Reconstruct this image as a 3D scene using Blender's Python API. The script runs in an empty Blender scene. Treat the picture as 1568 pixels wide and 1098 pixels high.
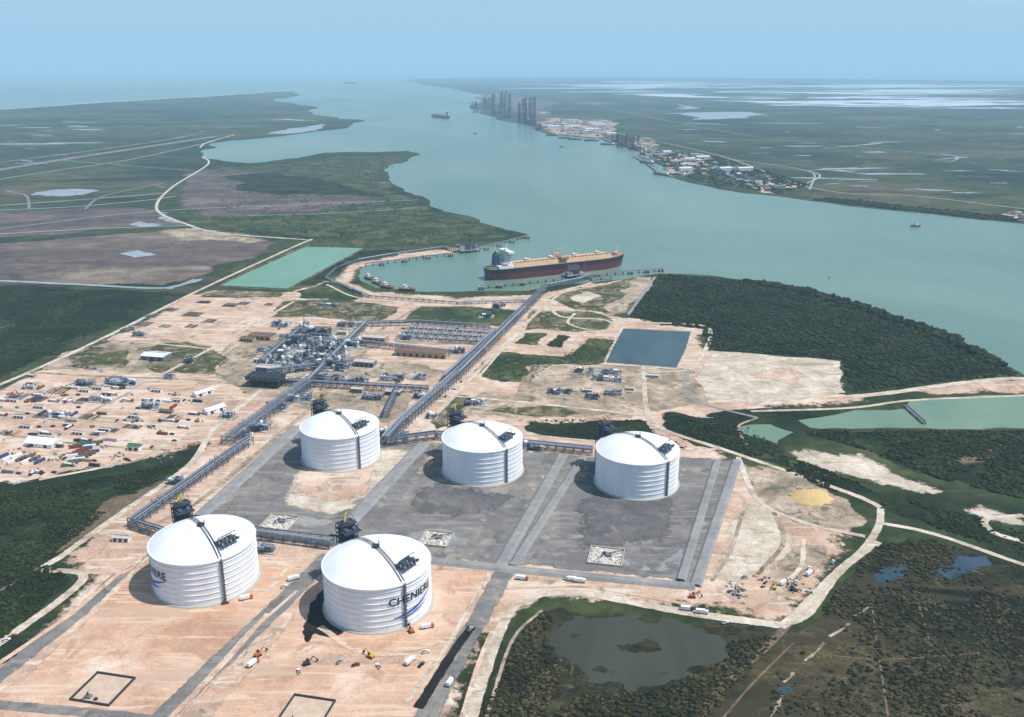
import bpy, bmesh, math, random
import numpy as np
from mathutils import Vector, Matrix
from mathutils.geometry import delaunay_2d_cdt
random.seed(7); RNG=np.random.RandomState(7)
S=bpy.context.scene
S.view_settings.view_transform='Standard'; S.view_settings.look='None'; S.view_settings.exposure=0
# ---------------- survey: oblique-photo measurements -> metres on the flat ground plane
F=1400.0; HOR=102.0; TH=math.atan((549-HOR)/F); H=376.0
def G(u,v):
    dx=(u-784); dy=F*math.cos(TH)+(549-v)*math.sin(TH); dz=-F*math.sin(TH)+(549-v)*math.cos(TH)
    t=H/(-dz); return (dx*t,dy*t)
def GP(pts): return [G(*p) for p in pts]
def lin(c): 
    c=c/255.0
    return c/12.92 if c<=0.04045 else ((c+0.055)/1.055)**2.4
def C(r,g,b,k=0.85): return (lin(r)*k,lin(g)*k,lin(b)*k,1)
# ---------------- materials
def nodes(name):
    m=bpy.data.materials.new(name); m.use_nodes=True
    nt=m.node_tree; nt.nodes.clear(); return m,nt
def noise(nt,co,size,detail=6,rough=0.6,dist=0.0,stretch=None,rot=0):
    if stretch or rot:
        mp=nt.nodes.new('ShaderNodeMapping'); mp.inputs['Scale'].default_value=(stretch or (1,1,1)); mp.inputs['Rotation'].default_value=(0,0,rot)
        nt.links.new(co,mp.inputs['Vector']); co=mp.outputs[0]
    n=nt.nodes.new('ShaderNodeTexNoise'); n.inputs['Scale'].default_value=1.0/size
    n.inputs['Detail'].default_value=detail; n.inputs['Roughness'].default_value=rough; n.inputs['Distortion'].default_value=dist
    nt.links.new(co,n.inputs['Vector']); return n.outputs['Fac']
def ramp(nt,fac,stops):
    r=nt.nodes.new('ShaderNodeValToRGB'); e=r.color_ramp.elements
    while len(e)<len(stops): e.new(0.5)
    for i,(p,c) in enumerate(stops):
        e[i].position=p; e[i].color=c if len(c)==4 else (*c,1)
    nt.links.new(fac,r.inputs[0]); return r.outputs[0]
def mixc(nt,fac,a,b,mode='MIX'):
    m=nt.nodes.new('ShaderNodeMix'); m.data_type='RGBA'; m.blend_type=mode
    for s,x in ((0,fac),(6,a),(7,b)):
        if isinstance(x,(int,float)): m.inputs[s].default_value=x
        elif isinstance(x,tuple): m.inputs[s].default_value=x
        else: nt.links.new(x,m.inputs[s])
    return m.outputs[2]
def math_(nt,op,a,b=0.5,clamp=False):
    m=nt.nodes.new('ShaderNodeMath'); m.operation=op; m.use_clamp=clamp
    for s,x in ((0,a),(1,b)):
        if isinstance(x,(int,float)): m.inputs[s].default_value=x
        else: nt.links.new(x,m.inputs[s])
    return m.outputs[0]
def g4(v): return (v,v,v,1)
def gm(name,stops,L=60,L2=12,L3=2.0,var=0.3,feather=True,spots=None,rough=0.95,stretch=None,rot=0,fine=0.35,bump=0.0):
    m,nt=nodes(name)
    geo=nt.nodes.new('ShaderNodeNewGeometry'); co=geo.outputs['Position']
    n1=noise(nt,co,L,8,0.65,0.6,stretch,rot)
    col=ramp(nt,n1,[(0.5+(p-0.5)*0.38,c) for p,c in stops])
    n2=noise(nt,co,L2,6,0.65,0.3)
    col=mixc(nt,1.0,col,ramp(nt,n2,[(0.36,g4(1-var)),(0.64,g4(1+var))]),'MULTIPLY')
    n3=noise(nt,co,L3,3,0.6)
    col=mixc(nt,1.0,col,ramp(nt,n3,[(0.33,g4(1-fine)),(0.67,g4(1+fine))]),'MULTIPLY')
    if spots:
        for (size,th,c,st) in spots:
            ns=noise(nt,co,size,6,0.65,0.8,st,0.3 if st else 0)
            f=ramp(nt,ns,[(th-0.03,g4(0)),(th+0.03,g4(0.85))])
            col=mixc(nt,f,col,c)
    p=nt.nodes.new('ShaderNodeBsdfPrincipled'); p.inputs['Roughness'].default_value=rough
    p.inputs['Specular IOR Level'].default_value=0.12
    nt.links.new(col,p.inputs['Base Color'])
    if bump:
        b=nt.nodes.new('ShaderNodeBump'); b.inputs['Strength'].default_value=1.0; b.inputs['Distance'].default_value=bump
        nt.links.new(n2,b.inputs['Height']); nt.links.new(b.outputs[0],p.inputs['Normal'])
    out=nt.nodes.new('ShaderNodeOutputMaterial'); sh=p.outputs[0]
    if feather:
        at=nt.nodes.new('ShaderNodeAttribute'); at.attribute_name='edge'
        ne=noise(nt,co,9,6,0.7)
        s=math_(nt,'ADD',at.outputs['Fac'],math_(nt,'MULTIPLY',math_(nt,'SUBTRACT',ne,0.5),1.5))
        f=ramp(nt,s,[(0.38,g4(0)),(0.62,g4(1))])
        tr=nt.nodes.new('ShaderNodeBsdfTransparent'); mx=nt.nodes.new('ShaderNodeMixShader')
        nt.links.new(f,mx.inputs[0]); nt.links.new(tr.outputs[0],mx.inputs[1]); nt.links.new(sh,mx.inputs[2]); sh=mx.outputs[0]
    nt.links.new(sh,out.inputs[0]); return m
_pm={}
def pm(name,col,rough=0.6,metal=0.0,var=0.15,size=3.0,spec=0.4):
    if name in _pm: return _pm[name]
    m,nt=nodes(name)
    tc=nt.nodes.new('ShaderNodeTexCoord'); n=noise(nt,tc.outputs['Object'],size,5,0.6)
    c=mixc(nt,1.0,col,ramp(nt,n,[(0.3,g4(1-var)),(0.7,g4(1+var*0.6))]),'MULTIPLY')
    p=nt.nodes.new('ShaderNodeBsdfPrincipled'); p.inputs['Roughness'].default_value=rough; p.inputs['Metallic'].default_value=metal
    p.inputs['Specular IOR Level'].default_value=spec
    nt.links.new(c,p.inputs['Base Color']); o=nt.nodes.new('ShaderNodeOutputMaterial'); nt.links.new(p.outputs[0],o.inputs[0])
    _pm[name]=m; return m
def water(name,c1,c2,L=400,rough=0.28,bs=0.5,bl=6,spec=0.45):
    m,nt=nodes(name)
    geo=nt.nodes.new('ShaderNodeNewGeometry'); co=geo.outputs['Position']
    n=noise(nt,co,L,8,0.62,1.0,(1,0.45,1),0.5)
    col=ramp(nt,n,[(0.38,c1),(0.62,c2)])
    p=nt.nodes.new('ShaderNodeBsdfPrincipled'); p.inputs['Roughness'].default_value=rough; p.inputs['IOR'].default_value=1.33
    p.inputs['Specular IOR Level'].default_value=spec
    nt.links.new(col,p.inputs['Base Color'])
    nb=noise(nt,co,bl,5,0.6,0.4,(1,0.6,1),0.4); nb2=noise(nt,co,bl*14,5,0.6,0.8,(1,0.4,1),0.4)
    hh=math_(nt,'ADD',nb,math_(nt,'MULTIPLY',nb2,7.0))
    b=nt.nodes.new('ShaderNodeBump'); b.inputs['Strength'].default_value=bs; b.inputs['Distance'].default_value=0.5
    nt.links.new(hh,b.inputs['Height']); nt.links.new(b.outputs[0],p.inputs['Normal'])
    o=nt.nodes.new('ShaderNodeOutputMaterial'); nt.links.new(p.outputs[0],o.inputs[0]); return m

M_marsh=gm('marsh_mat',[(0.1,C(32,42,30)),(0.4,C(50,62,36)),(0.62,C(66,76,44)),(0.9,C(92,84,60))],L=900,L2=90,L3=14,var=0.38,feather=False,
   spots=[(300,0.68,C(150,160,165),(1,2.2,1)),(700,0.61,C(98,88,74),(0.5,1.6,1)),(420,0.59,C(34,46,28),(0.6,1.8,1)),(150,0.62,C(84,82,60),(0.4,1.8,1))])  # first spots are ponds, their sky reflection put into the colour
M_scrub=gm('scrub_mat',[(0.1,C(22,33,18)),(0.5,C(36,49,24)),(0.9,C(58,68,36))],L=70,L2=9,L3=2.5,var=0.42,fine=0.45,bump=2.0,spots=[(60,0.62,C(76,74,48),(0.5,1.6,1))])
M_darkmarsh=gm('dark_marsh_mat',[(0.05,C(30,32,20)),(0.35,C(42,44,27)),(0.6,C(56,56,35)),(0.95,C(92,82,58))],L=160,L2=14,L3=2.0,var=0.5,fine=0.5,bump=1.8,
   spots=[(50,0.56,C(76,68,47),(0.2,1.5,1)),(30,0.61,C(22,25,18),None),(110,0.57,C(64,60,43),(0.6,1.2,1)),(16,0.63,C(98,90,62),None)])
M_olive=gm('olive_grass_mat',[(0.1,C(54,62,36)),(0.5,C(80,82,52)),(0.9,C(146,130,104))],L=45,L2=8,L3=2,var=0.25,spots=[(16,0.57,C(162,146,122),None)])
M_grass=gm('grass_mat',[(0.1,C(42,56,30)),(0.5,C(58,72,38)),(0.9,C(98,98,64))],L=60,L2=10,L3=2,var=0.3,spots=[(22,0.6,C(116,108,78),None)])
M_sand=gm('sand_mat',[(0.05,C(174,144,122)),(0.4,C(202,170,146)),(0.65,C(213,184,161)),(0.95,C(228,208,188))],L=70,L2=14,L3=2,var=0.14,fine=0.15,
   spots=[(35,0.59,C(168,145,126),None),(14,0.57,C(226,209,189),(0.16,1.6,1)),(22,0.64,C(138,128,106),None)])
M_orange=gm('orange_sand_mat',[(0.05,C(190,150,123)),(0.4,C(208,169,141)),(0.7,C(217,183,157)),(0.95,C(230,208,186))],L=60,L2=12,L3=2,var=0.1,fine=0.12,
   spots=[(12,0.57,C(226,199,173),(0.12,1.7,1)),(30,0.61,C(186,150,126),None),(50,0.6,C(200,172,148),(0.4,1.4,1))])
M_pale=gm('pale_sand_mat',[(0.05,C(176,161,142)),(0.5,C(206,191,170)),(0.95,C(226,214,197))],L=30,L2=7,L3=1.5,var=0.16,fine=0.18,spots=[(14,0.6,C(164,148,126),(0.3,1.5,1))])
M_tan=gm('tan_ground_mat',[(0.05,C(124,112,92)),(0.4,C(160,144,123)),(0.65,C(184,164,142)),(0.95,C(206,188,166))],L=40,L2=9,L3=2,var=0.22,fine=0.2,spots=[(18,0.6,C(100,98,74),None)])
M_gravel=gm('gravel_mat',[(0.05,C(108,106,105)),(0.45,C(126,123,120)),(0.75,C(137,133,127)),(0.95,C(168,157,143))],L=50,L2=10,L3=1.5,var=0.14,fine=0.16,spots=[(12,0.58,C(153,147,138),(0.2,1.6,1)),(26,0.62,C(166,154,139),None),(30,0.61,C(106,103,101),None)])
M_grey=gm('grey_gravel_mat',[(0.05,C(134,133,134)),(0.5,C(150,149,147)),(0.95,C(166,162,156))],L=40,L2=8,L3=1.5,var=0.1,fine=0.12)
M_dgrey=gm('dark_gravel_mat',[(0.05,C(92,91,92)),(0.5,C(106,104,103)),(0.95,C(124,120,116))],L=40,L2=8,L3=1.5,var=0.14,fine=0.16,spots=[(22,0.61,C(138,131,123),None)])
M_mud=gm('mud_flat_mat',[(0.05,C(74,66,63)),(0.4,C(98,86,81)),(0.65,C(114,101,92)),(0.95,C(146,134,116))],L=260,L2=40,L3=6,var=0.25,fine=0.25,stretch=(0.5,1.5,1),spots=[(120,0.61,C(72,76,54),(0.5,1.6,1))])
M_track=gm('brown_track_mat',[(0.05,C(98,84,68)),(0.95,C(130,112,92))],L=20,L2=6,var=0.2)
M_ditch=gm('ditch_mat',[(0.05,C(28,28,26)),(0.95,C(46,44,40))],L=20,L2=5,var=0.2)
M_marshpond=water('shallow_pond_mat',C(62,66,54),C(74,76,62),L=60,rough=0.3,bs=0.1)
M_canal=gm('canal_mat',[(0.05,C(138,150,158)),(0.95,C(172,180,186))],L=60,L2=20,var=0.1,rough=0.4)
M_flat=gm('sky_reflect_pool_mat',[(0.05,C(205,214,220)),(0.95,C(235,240,244))],L=200,L2=60,var=0.1,rough=0.3)  # sky reflection on the pools is painted in as near-white base colour
M_stripe=gm('grey_flat_mat',[(0.05,C(120,112,112)),(0.95,C(150,140,136))],L=90,L2=20,var=0.15)
M_river=water('river_mat',C(100,130,112),C(126,150,132),L=1100)
M_pondg=water('green_pond_mat',C(106,150,118),C(120,162,130),L=120,bs=0.2)
M_pondb=water('settling_pond_mat',C(56,76,80),C(74,92,92),L=60,bs=0.2)
M_lagoon=water('lagoon_mat',C(108,138,112),C(128,150,120),L=150,bs=0.2)
M_bluepond=water('blue_pool_mat',C(50,68,80),C(66,84,98),L=60,bs=0.2)

# ---------------- mesh helpers
COL=S.collection
def mkobj(name,verts,faces,mats,midx=None,smooth=False,parent=None,loc=None,rotz=0):
    me=bpy.data.meshes.new(name); me.from_pydata([tuple(v) for v in verts],[],faces)
    for m in (mats if isinstance(mats,(list,tuple)) else [mats]): me.materials.append(m)
    if midx is not None: me.polygons.foreach_set('material_index',midx)
    if smooth: me.polygons.foreach_set('use_smooth',[True]*len(me.polygons))
    me.update(); o=bpy.data.objects.new(name,me); COL.objects.link(o)
    if loc: o.location=loc
    o.rotation_euler[2]=rotz
    if parent: o.parent=parent
    return o
def empty(name,loc=(0,0,0),rotz=0):
    o=bpy.data.objects.new(name,None); COL.objects.link(o); o.location=loc; o.rotation_euler[2]=rotz; o.empty_display_size=5; return o
def rough(pts,amp,it=2,rng=RNG,maxd=None,closed=True):
    for _ in range(it):
        out=[]
        for i in range(len(pts)):
            a=np.array(pts[i]); out.append(tuple(a))
            if not closed and i==len(pts)-1: break
            b=np.array(pts[(i+1)%len(pts)]); d=b-a; L=np.hypot(*d)
            if L>1e-6:
                nrm=np.array([-d[1],d[0]]); k=rng.normal()*amp
                if maxd: k=max(-maxd/L,min(maxd/L,k))
                out.append(tuple((a+b)/2+nrm*k))
        pts=out
    return pts
def inpoly(P,poly):
    x,y=P[:,0],P[:,1]; r=np.zeros(len(P),bool); n=len(poly); j=n-1
    for i in range(n):
        xi,yi=poly[i]; xj,yj=poly[j]
        if yi!=yj:
            c=((yi>y)!=(yj>y))&(x<(xj-xi)*(y-yi)/(yj-yi)+xi); r^=c
        j=i
    return r
def bdist(P,poly):
    d=np.full(len(P),1e18); n=len(poly)
    for i in range(n):
        a=np.array(poly[i]); b=np.array(poly[(i+1)%n]); ab=b-a; L=ab@ab
        if L<1e-9: continue
        t=np.clip(((P-a)@ab)/L,0,1); q=P-(a+t[:,None]*ab); d=np.minimum(d,(q**2).sum(1))
    return np.sqrt(d)
LV={}
def lev(l):
    LV[l]=LV.get(l,0)+1; return 0.06*l+0.0008*LV[l]
def poly(name,pts,mat,level,feather=8,amp=0.1,it=3,world=False):
    w=pts if world else GP(pts)
    if amp: w=rough(w,amp,it)
    P=np.array(w); c=P.mean(0); z=lev(level)
    V=[Vector((p[0]-c[0],p[1]-c[1])) for p in w]; n=len(V)
    if feather:
        mn,mx=P.min(0),P.max(0); sp=max(feather*0.8,(mx-mn).max()/55)
        gx=np.arange(mn[0],mx[0],sp); gy=np.arange(mn[1],mx[1],sp)
        if len(gx) and len(gy):
            Q=np.stack(np.meshgrid(gx,gy),-1).reshape(-1,2)+RNG.uniform(-.2,.2,(len(gx)*len(gy),2))*sp
            Q=Q[inpoly(Q,w)]
            if len(Q):
                d=bdist(Q,w); Q=Q[d>sp*0.45]
                V+= [Vector((q[0]-c[0],q[1]-c[1])) for q in Q]
    r=delaunay_2d_cdt(V,[(i,(i+1)%n) for i in range(n)],[list(range(n))],1,1e-4)
    vs=r[0]; fs=r[2]
    o=mkobj(name,[(v[0],v[1],0) for v in vs],[list(f) for f in fs],mat,loc=(c[0],c[1],z))
    a=o.data.attributes.new('edge','FLOAT','POINT')
    if feather:
        PP=np.array([(v[0]+c[0],v[1]+c[1]) for v in vs]); a.data.foreach_set('value',np.clip(bdist(PP,w)/feather,0,1))
    else: a.data.foreach_set('value',np.ones(len(vs))*2)
    return o
def catmull(p,step=6.0):
    if len(p)<3:
        a=np.array(p[0]);b=np.array(p[-1]); k=max(2,int(np.hypot(*(b-a))/step)); return [tuple(a+(b-a)*i/k) for i in range(k+1)]
    out=[]; P=[np.array(q) for q in p]; P=[2*P[0]-P[1]]+P+[2*P[-1]-P[-2]]
    for i in range(1,len(P)-2):
        a,b,c,d=P[i-1],P[i],P[i+1],P[i+2]; k=max(2,int(np.hypot(*(c-b))/step))
        for j in range(k):
            t=j/k; out.append(tuple(0.5*((2*b)+(-a+c)*t+(2*a-5*b+4*c-d)*t*t+(-a+3*b-3*c+d)*t**3)))
    out.append(tuple(P[-2])); return out
def ribbon(name,pts,width,mat,level,world=False,straight=False,prof=None,wob=0.06):
    w=pts if world else GP(pts)
    L=sum(math.dist(w[i],w[i+1]) for i in range(len(w)-1)); step=max(8,L/160)
    if straight:
        q=[]
        for i in range(len(w)-1): q+=catmull([w[i],w[i+1]],step)[:-1]
        q.append(w[-1]); w=q
    else: w=catmull(w,step)
    z=lev(level); V=[];Fc=[];E=[]
    offs=prof or [(-0.5,0,0),(-0.28,0,1.0),(0.28,0,1.0),(0.5,0,0)]
    n=len(offs)
    for i,p in enumerate(w):
        a=np.array(w[max(0,i-1)]); b=np.array(w[min(len(w)-1,i+1)]); d=b-a; d=d/(np.hypot(*d)+1e-9); nr=np.array([-d[1],d[0]])
        ww=width*(1+(RNG.uniform(-wob,wob)))
        for (o,h,e) in offs: V.append((p[0]-nr[0]*o*ww,p[1]-nr[1]*o*ww,z+h)); E.append(e)
    for i in range(len(w)-1):
        for k in range(n-1):
            Fc.append((i*n+k,i*n+k+1,(i+1)*n+k+1,(i+1)*n+k)[::-1])
    o=mkobj(name,V,Fc,mat)
    a=o.data.attributes.new('edge','FLOAT','POINT'); a.data.foreach_set('value',E); return o
def berm(name,pts,top,base,h,mat,world=False):
    return ribbon(name,pts,base,mat,3,world,True,[(-0.5,0,2),(-0.5*top/base,h,2),(0.5*top/base,h,2),(0.5,0,2)],0.02)
class MB:
    def __init__(s): s.v=[];s.f=[];s.m=[]
    def add(s,vs,fs,m):
        b=len(s.v); s.v+=vs; s.f+=[tuple(i+b for i in f) for f in fs]; s.m+=[m]*len(fs)
    def box(s,x,y,z,sx,sy,sz,m=0,r=0,taper=1.0):
        c,sn=math.cos(r),math.sin(r); vs=[]
        for k,(zz,t) in enumerate(((z,1),(z+sz,taper))):
            for dx,dy in ((-1,-1),(1,-1),(1,1),(-1,1)):
                a,b=dx*sx/2*t,dy*sy/2*t; vs.append((x+a*c-b*sn,y+a*sn+b*c,zz))
        s.add(vs,[(3,2,1,0),(4,5,6,7),(0,1,5,4),(1,2,6,5),(2,3,7,6),(3,0,4,7)],m)
    def gable(s,x,y,z,sx,sy,hw,hr,mw=0,mr=1,r=0,ov=0.6):
        s.box(x,y,z,sx,sy,hw,mw,r); c,sn=math.cos(r),math.sin(r); a,b=sx/2+ov,sy/2+ov; z0=z+hw+0.01
        L=[(-a,-b,z0),(a,-b,z0),(a,b,z0),(-a,b,z0),(-a,0,z0+hr),(a,0,z0+hr)]
        s.add([(x+p*c-q*sn,y+p*sn+q*c,w) for p,q,w in L],[(0,1,5,4),(2,3,4,5),(3,0,4),(1,2,5),(3,2,1,0)],mr)
    def cyl(s,p,q,r,m=0,n=8,r2=None,cap=True):
        p=Vector(p);q=Vector(q);d=(q-p); 
        if d.length<1e-6: return
        d.normalize(); u=d.orthogonal().normalized(); w=d.cross(u); r2=r if r2 is None else r2
        vs=[]
        for c,rr in ((p,r),(q,r2)):
            for i in range(n):
                a=2*math.pi*i/n; vs.append(tuple(c+u*math.cos(a)*rr+w*math.sin(a)*rr))
        fs=[(i,(i+1)%n,n+(i+1)%n,n+i) for i in range(n)]
        if cap: fs+= [tuple(range(n))[::-1],tuple(range(n,2*n))]
        s.add(vs,fs,m)
    def lathe(s,x,y,prof,n,m):
        vs=[];fs=[]
        for r,z in prof:
            for i in range(n):
                a=2*math.pi*i/n; vs.append((x+r*math.cos(a),y+r*math.sin(a),z))
        for k in range(len(prof)-1):
            for i in range(n): fs.append((k*n+i,k*n+(i+1)%n,(k+1)*n+(i+1)%n,(k+1)*n+i))
        s.add(vs,fs,m)
    def beam(s,p,q,t,m=0): s.cyl(p,q,t,m,4)
    def obj(s,name,mats,smooth=False,**k): return mkobj(name,s.v,s.f,mats,s.m,smooth,**k)

# ---------------- camera / light / sky
cam=bpy.data.cameras.new('camera'); co=bpy.data.objects.new('camera',cam); COL.objects.link(co); S.camera=co
co.location=(0,0,H); co.rotation_euler=(math.pi/2-TH,0,0); cam.sensor_width=36; cam.lens=36*F/1568; cam.clip_start=1; cam.clip_end=900000
EL=math.radians(61); sh=np.array([-0.98,0.16]); sh/=np.hypot(*sh)
sv=Vector((-sh[0]*math.cos(EL),-sh[1]*math.cos(EL),math.sin(EL)))
sl=bpy.data.lights.new('sun','SUN'); sl.energy=5.0; sl.angle=math.radians(0.53); sl.color=(1,0.965,0.915)
so=bpy.data.objects.new('sun',sl); COL.objects.link(so); so.rotation_euler=sv.to_track_quat('Z','Y').to_euler(); so.location=(500,0,1500)
W=bpy.data.worlds.new('World'); S.world=W; W.use_nodes=True; nt=W.node_tree; nt.nodes.clear()
sky=nt.nodes.new('ShaderNodeTexSky'); sky.sky_type='NISHITA'; sky.sun_disc=False; sky.sun_elevation=EL; sky.sun_rotation=math.atan2(sv.x,sv.y)
bg=nt.nodes.new('ShaderNodeBackground'); bg.inputs[1].default_value=0.115; ow=nt.nodes.new('ShaderNodeOutputWorld')
nt.links.new(mixc(nt,1.0,sky.outputs[0],(0.9,0.98,1.07,1),'MULTIPLY'),bg.inputs[0]); nt.links.new(bg.outputs[0],ow.inputs[0])
# humid air: single scattering plus added blue glow in place of multiply scattered daylight
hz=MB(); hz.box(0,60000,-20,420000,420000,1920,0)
mh,nt=nodes('haze_mat'); vs=nt.nodes.new('ShaderNodeVolumeScatter'); va=nt.nodes.new('ShaderNodeVolumeAbsorption'); ad=nt.nodes.new('ShaderNodeAddShader'); ad2=nt.nodes.new('ShaderNodeAddShader')
HD=5.6e-5
for q in (vs,va): q.inputs['Color'].default_value=(0.56,0.86,1,1); q.inputs['Density'].default_value=HD
vs.inputs['Anisotropy'].default_value=0.0
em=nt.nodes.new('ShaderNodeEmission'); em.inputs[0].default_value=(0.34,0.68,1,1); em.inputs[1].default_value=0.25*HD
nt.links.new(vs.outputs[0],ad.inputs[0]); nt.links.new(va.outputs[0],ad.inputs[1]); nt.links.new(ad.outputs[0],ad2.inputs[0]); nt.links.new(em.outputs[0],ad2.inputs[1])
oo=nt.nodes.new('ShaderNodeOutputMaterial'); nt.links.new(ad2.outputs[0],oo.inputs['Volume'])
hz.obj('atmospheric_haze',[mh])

# ---------------- ground and water
B=200000
mkobj('ground',[(-B,-3000,0),(B,-3000,0),(B,B,0),(-B,B,0)],[(0,1,2,3)],M_marsh)
near=[(497+60,408),(600,400),(690,388),(750,376),(812,364),(800,357),(770,350),(735,341),(700,328),(668,319),(657,306),(630,296),(606,284),(597,272),(587,262),(600,252),(625,244),(644,236),(625,231),(570,233),(520,233),(497,234),(460,241),(420,246),(380,250),(345,247),(310,243),(306,232),(320,222),(350,216),(400,212),(460,205),(500,200),(535,193),(552,187),(545,183),(520,182),(500,178),(480,172),(487,166),(475,162),(455,160),(430,156),(415,152),(450,148),(450,141),(430,140),(350,146),(250,152),(150,158),(50,164),(0,168),(-600,190)]
far=[(-600,106),(2400,106)]
right=[(2400,128),(1568,124),(1300,121),(1100,119),(900,118),(750,118),(612,122),(640,128),(680,134),(720,142),(745,148),(735,153),(722,160),(730,170),(760,180),(815,195),(830,203),(870,209),(925,214),(945,222),(975,232),(1000,250),(1030,270),(1060,281),(1100,290),(1150,297),(1200,302),(1240,308),(1300,316),(1360,322),(1430,328),(1500,337),(1568,343),(1700,352),(2400,400),(2400,690),(1700,612),(1568,575),(1540,560),(1490,530),(1460,515),(1420,500),(1370,487),(1330,470),(1290,460),(1240,443),(1190,432),(1130,428),(1070,421),(1012,419),(930,430),(850,438),(790,446),(700,447),(640,447),(575,441),(552,430),(550,415)]
w=rough(GP(near),0.07,2,maxd=60,closed=False)+GP(far)+rough(GP(right),0.05,2,maxd=40,closed=False)
poly('river_water',w,M_river,5,0,0,world=True)
ribbon('beach_sand',[(-300,176),(0,167),(150,157),(250,151),(350,145),(440,139)],90,M_pale,6)
ribbon('beach_sand',[(612,121.5),(750,117.6),(1100,118.5),(1568,123.6),(2200,128)],400,M_pale,6)

# left marshland
poly('mud_flat',[(-150,378),(0,372),(130,361),(260,352),(400,362),(440,369),(420,380),(330,420),(250,440),(130,437),(0,432),(-150,430)],M_mud,1,25)
poly('mud_flat',[(-150,330),(0,322),(120,318),(230,318),(270,332),(298,345),(150,351),(0,365),(-150,372)],M_mud,1,25)
poly('mud_flat',[(230,352),(300,346),(400,362),(430,366),(380,376),(270,372)],M_tan,2,40)
poly('scrubland',[(320,252),(400,252),(500,240),(640,237),(588,262),(600,283),(655,308),(668,322),(735,343),(790,358),(800,364),(690,376),(560,382),(475,368),(340,352),(262,328),(252,300),(290,270)],M_grass,1,25)
poly('mud_flat',[(290,262),(350,258),(420,262),(500,285),(560,300),(600,310),(500,325),(380,335),(290,335),(255,318),(262,290)],M_mud,2,60)
poly('mud_flat',[(545,260),(560,255),(575,262),(575,275),(600,290),(560,285)],M_mud,2,30)
poly('scrubland',[(340,268),(440,262),(540,285),(620,302),(520,300),(420,300),(350,290)],M_scrub,2,40)
poly('scrubland',[(-150,440),(0,437),(130,442),(250,447),(270,447),(165,505),(45,560),(0,582),(-150,640)],M_scrub,1,12)
poly('scrubland',[(480,372),(560,384),(690,378),(600,390),(530,402),(498,428),(450,442),(556,380)],M_scrub,1,8)
for p in [[(45,298),(90,290),(155,292),(110,300)],[(180,388),(215,382),(245,390),(205,395)],[(195,343),(215,336),(240,342),(260,345),(215,348)],[(1020,174),(1080,172),(1130,171),(1165,174),(1140,181),(1060,183)],
          [(400,205),(450,196),(495,190),(497,196),(440,205)],[(250,440),(330,418),(310,430),(262,444)],[(1040,160),(1060,163),(1050,168),(1030,166)],[(240,335),(222,322),(240,322),(262,335),(280,342)]]:
    poly('marsh_pool',p,M_canal,3,6,0.12)
for p,wd in [([(-100,428),(0,430),(130,436),(250,441),(300,428)],14),([(0,322),(120,316),(230,306),(270,300)],12),([(0,358),(150,350),(300,345)],10),
             ([(0,350),(260,322),(640,306)],8),([(900,158),(1100,200),(1450,238)],9),([(1000,140),(1568,152)],18),([(850,150),(1100,162),(1568,180)],12),([(380,330),(520,326),(640,318)],8),([(90,245),(300,262)],8),([(1440,235),(1465,240),(1460,246),(1430,246)],12),([(1240,290),(1245,265),(1200,258)],9)]:
    ribbon('canal',p,wd,M_canal,2)
for p,wd in [([(-50,268),(60,250),(150,236),(330,209)],60),([(-50,282),(80,262),(200,244),(330,216)],26),([(-50,255),(100,236),(230,218),(300,206)],26),([(-50,318),(120,306),(250,296)],30),([(10,292),(40,300),(45,320)],10),([(130,320),(160,300),(250,280)],10)]:
    ribbon('mud_flat',p,wd,M_stripe,2)
def pools(name,px,nmax,rng,R0=6,Rm=18,mat=None):
    b=MB(); us=[p[0] for p in px]; vs_=[p[1] for p in px]; k=0
    while k<nmax:
        u=rng.uniform(min(us),max(us)); v=rng.uniform(min(vs_),max(vs_))
        if not inpoly(np.array([[u,v]]),px)[0]: continue
        x,y=G(u,v); R=min(260,(R0+rng.exponential(Rm)))*max(1,(y/5500)); n=16; ph=rng.uniform(0,6); st=rng.uniform(1.2,3.4); an=rng.normal()*0.35
        vs2=[]
        for i in range(n):
            a=2*math.pi*i/n; r=R*(1+0.4*math.sin(2*a+ph)+0.28*rng.normal()); r=max(r,R*0.2); p,q=r*math.cos(a)*st,r*math.sin(a)*0.6
            vs2.append((x+p*math.cos(an)-q*math.sin(an),y+p*math.sin(an)+q*math.cos(an),0.2+0.0004*k))
        b.add(vs2,[tuple(range(n))],0); k+=1
    o=b.obj(name,[mat or M_canal]); a=o.data.attributes.new('edge','FLOAT','POINT'); a.data.foreach_set('value',np.ones(len(b.v))*2)
pools('tidal_pools',[(900,124),(1568,127),(1568,168),(1200,160),(900,140)],150,RNG,24,60,M_flat)
pools('marsh_pools',[(850,150),(1568,160),(1568,300),(1260,285),(1180,250),(1050,215),(960,195)],90,RNG,5,13)
pools('marsh_pools',[(0,185),(300,165),(420,165),(470,185),(320,210),(0,260)],40,RNG)
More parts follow.
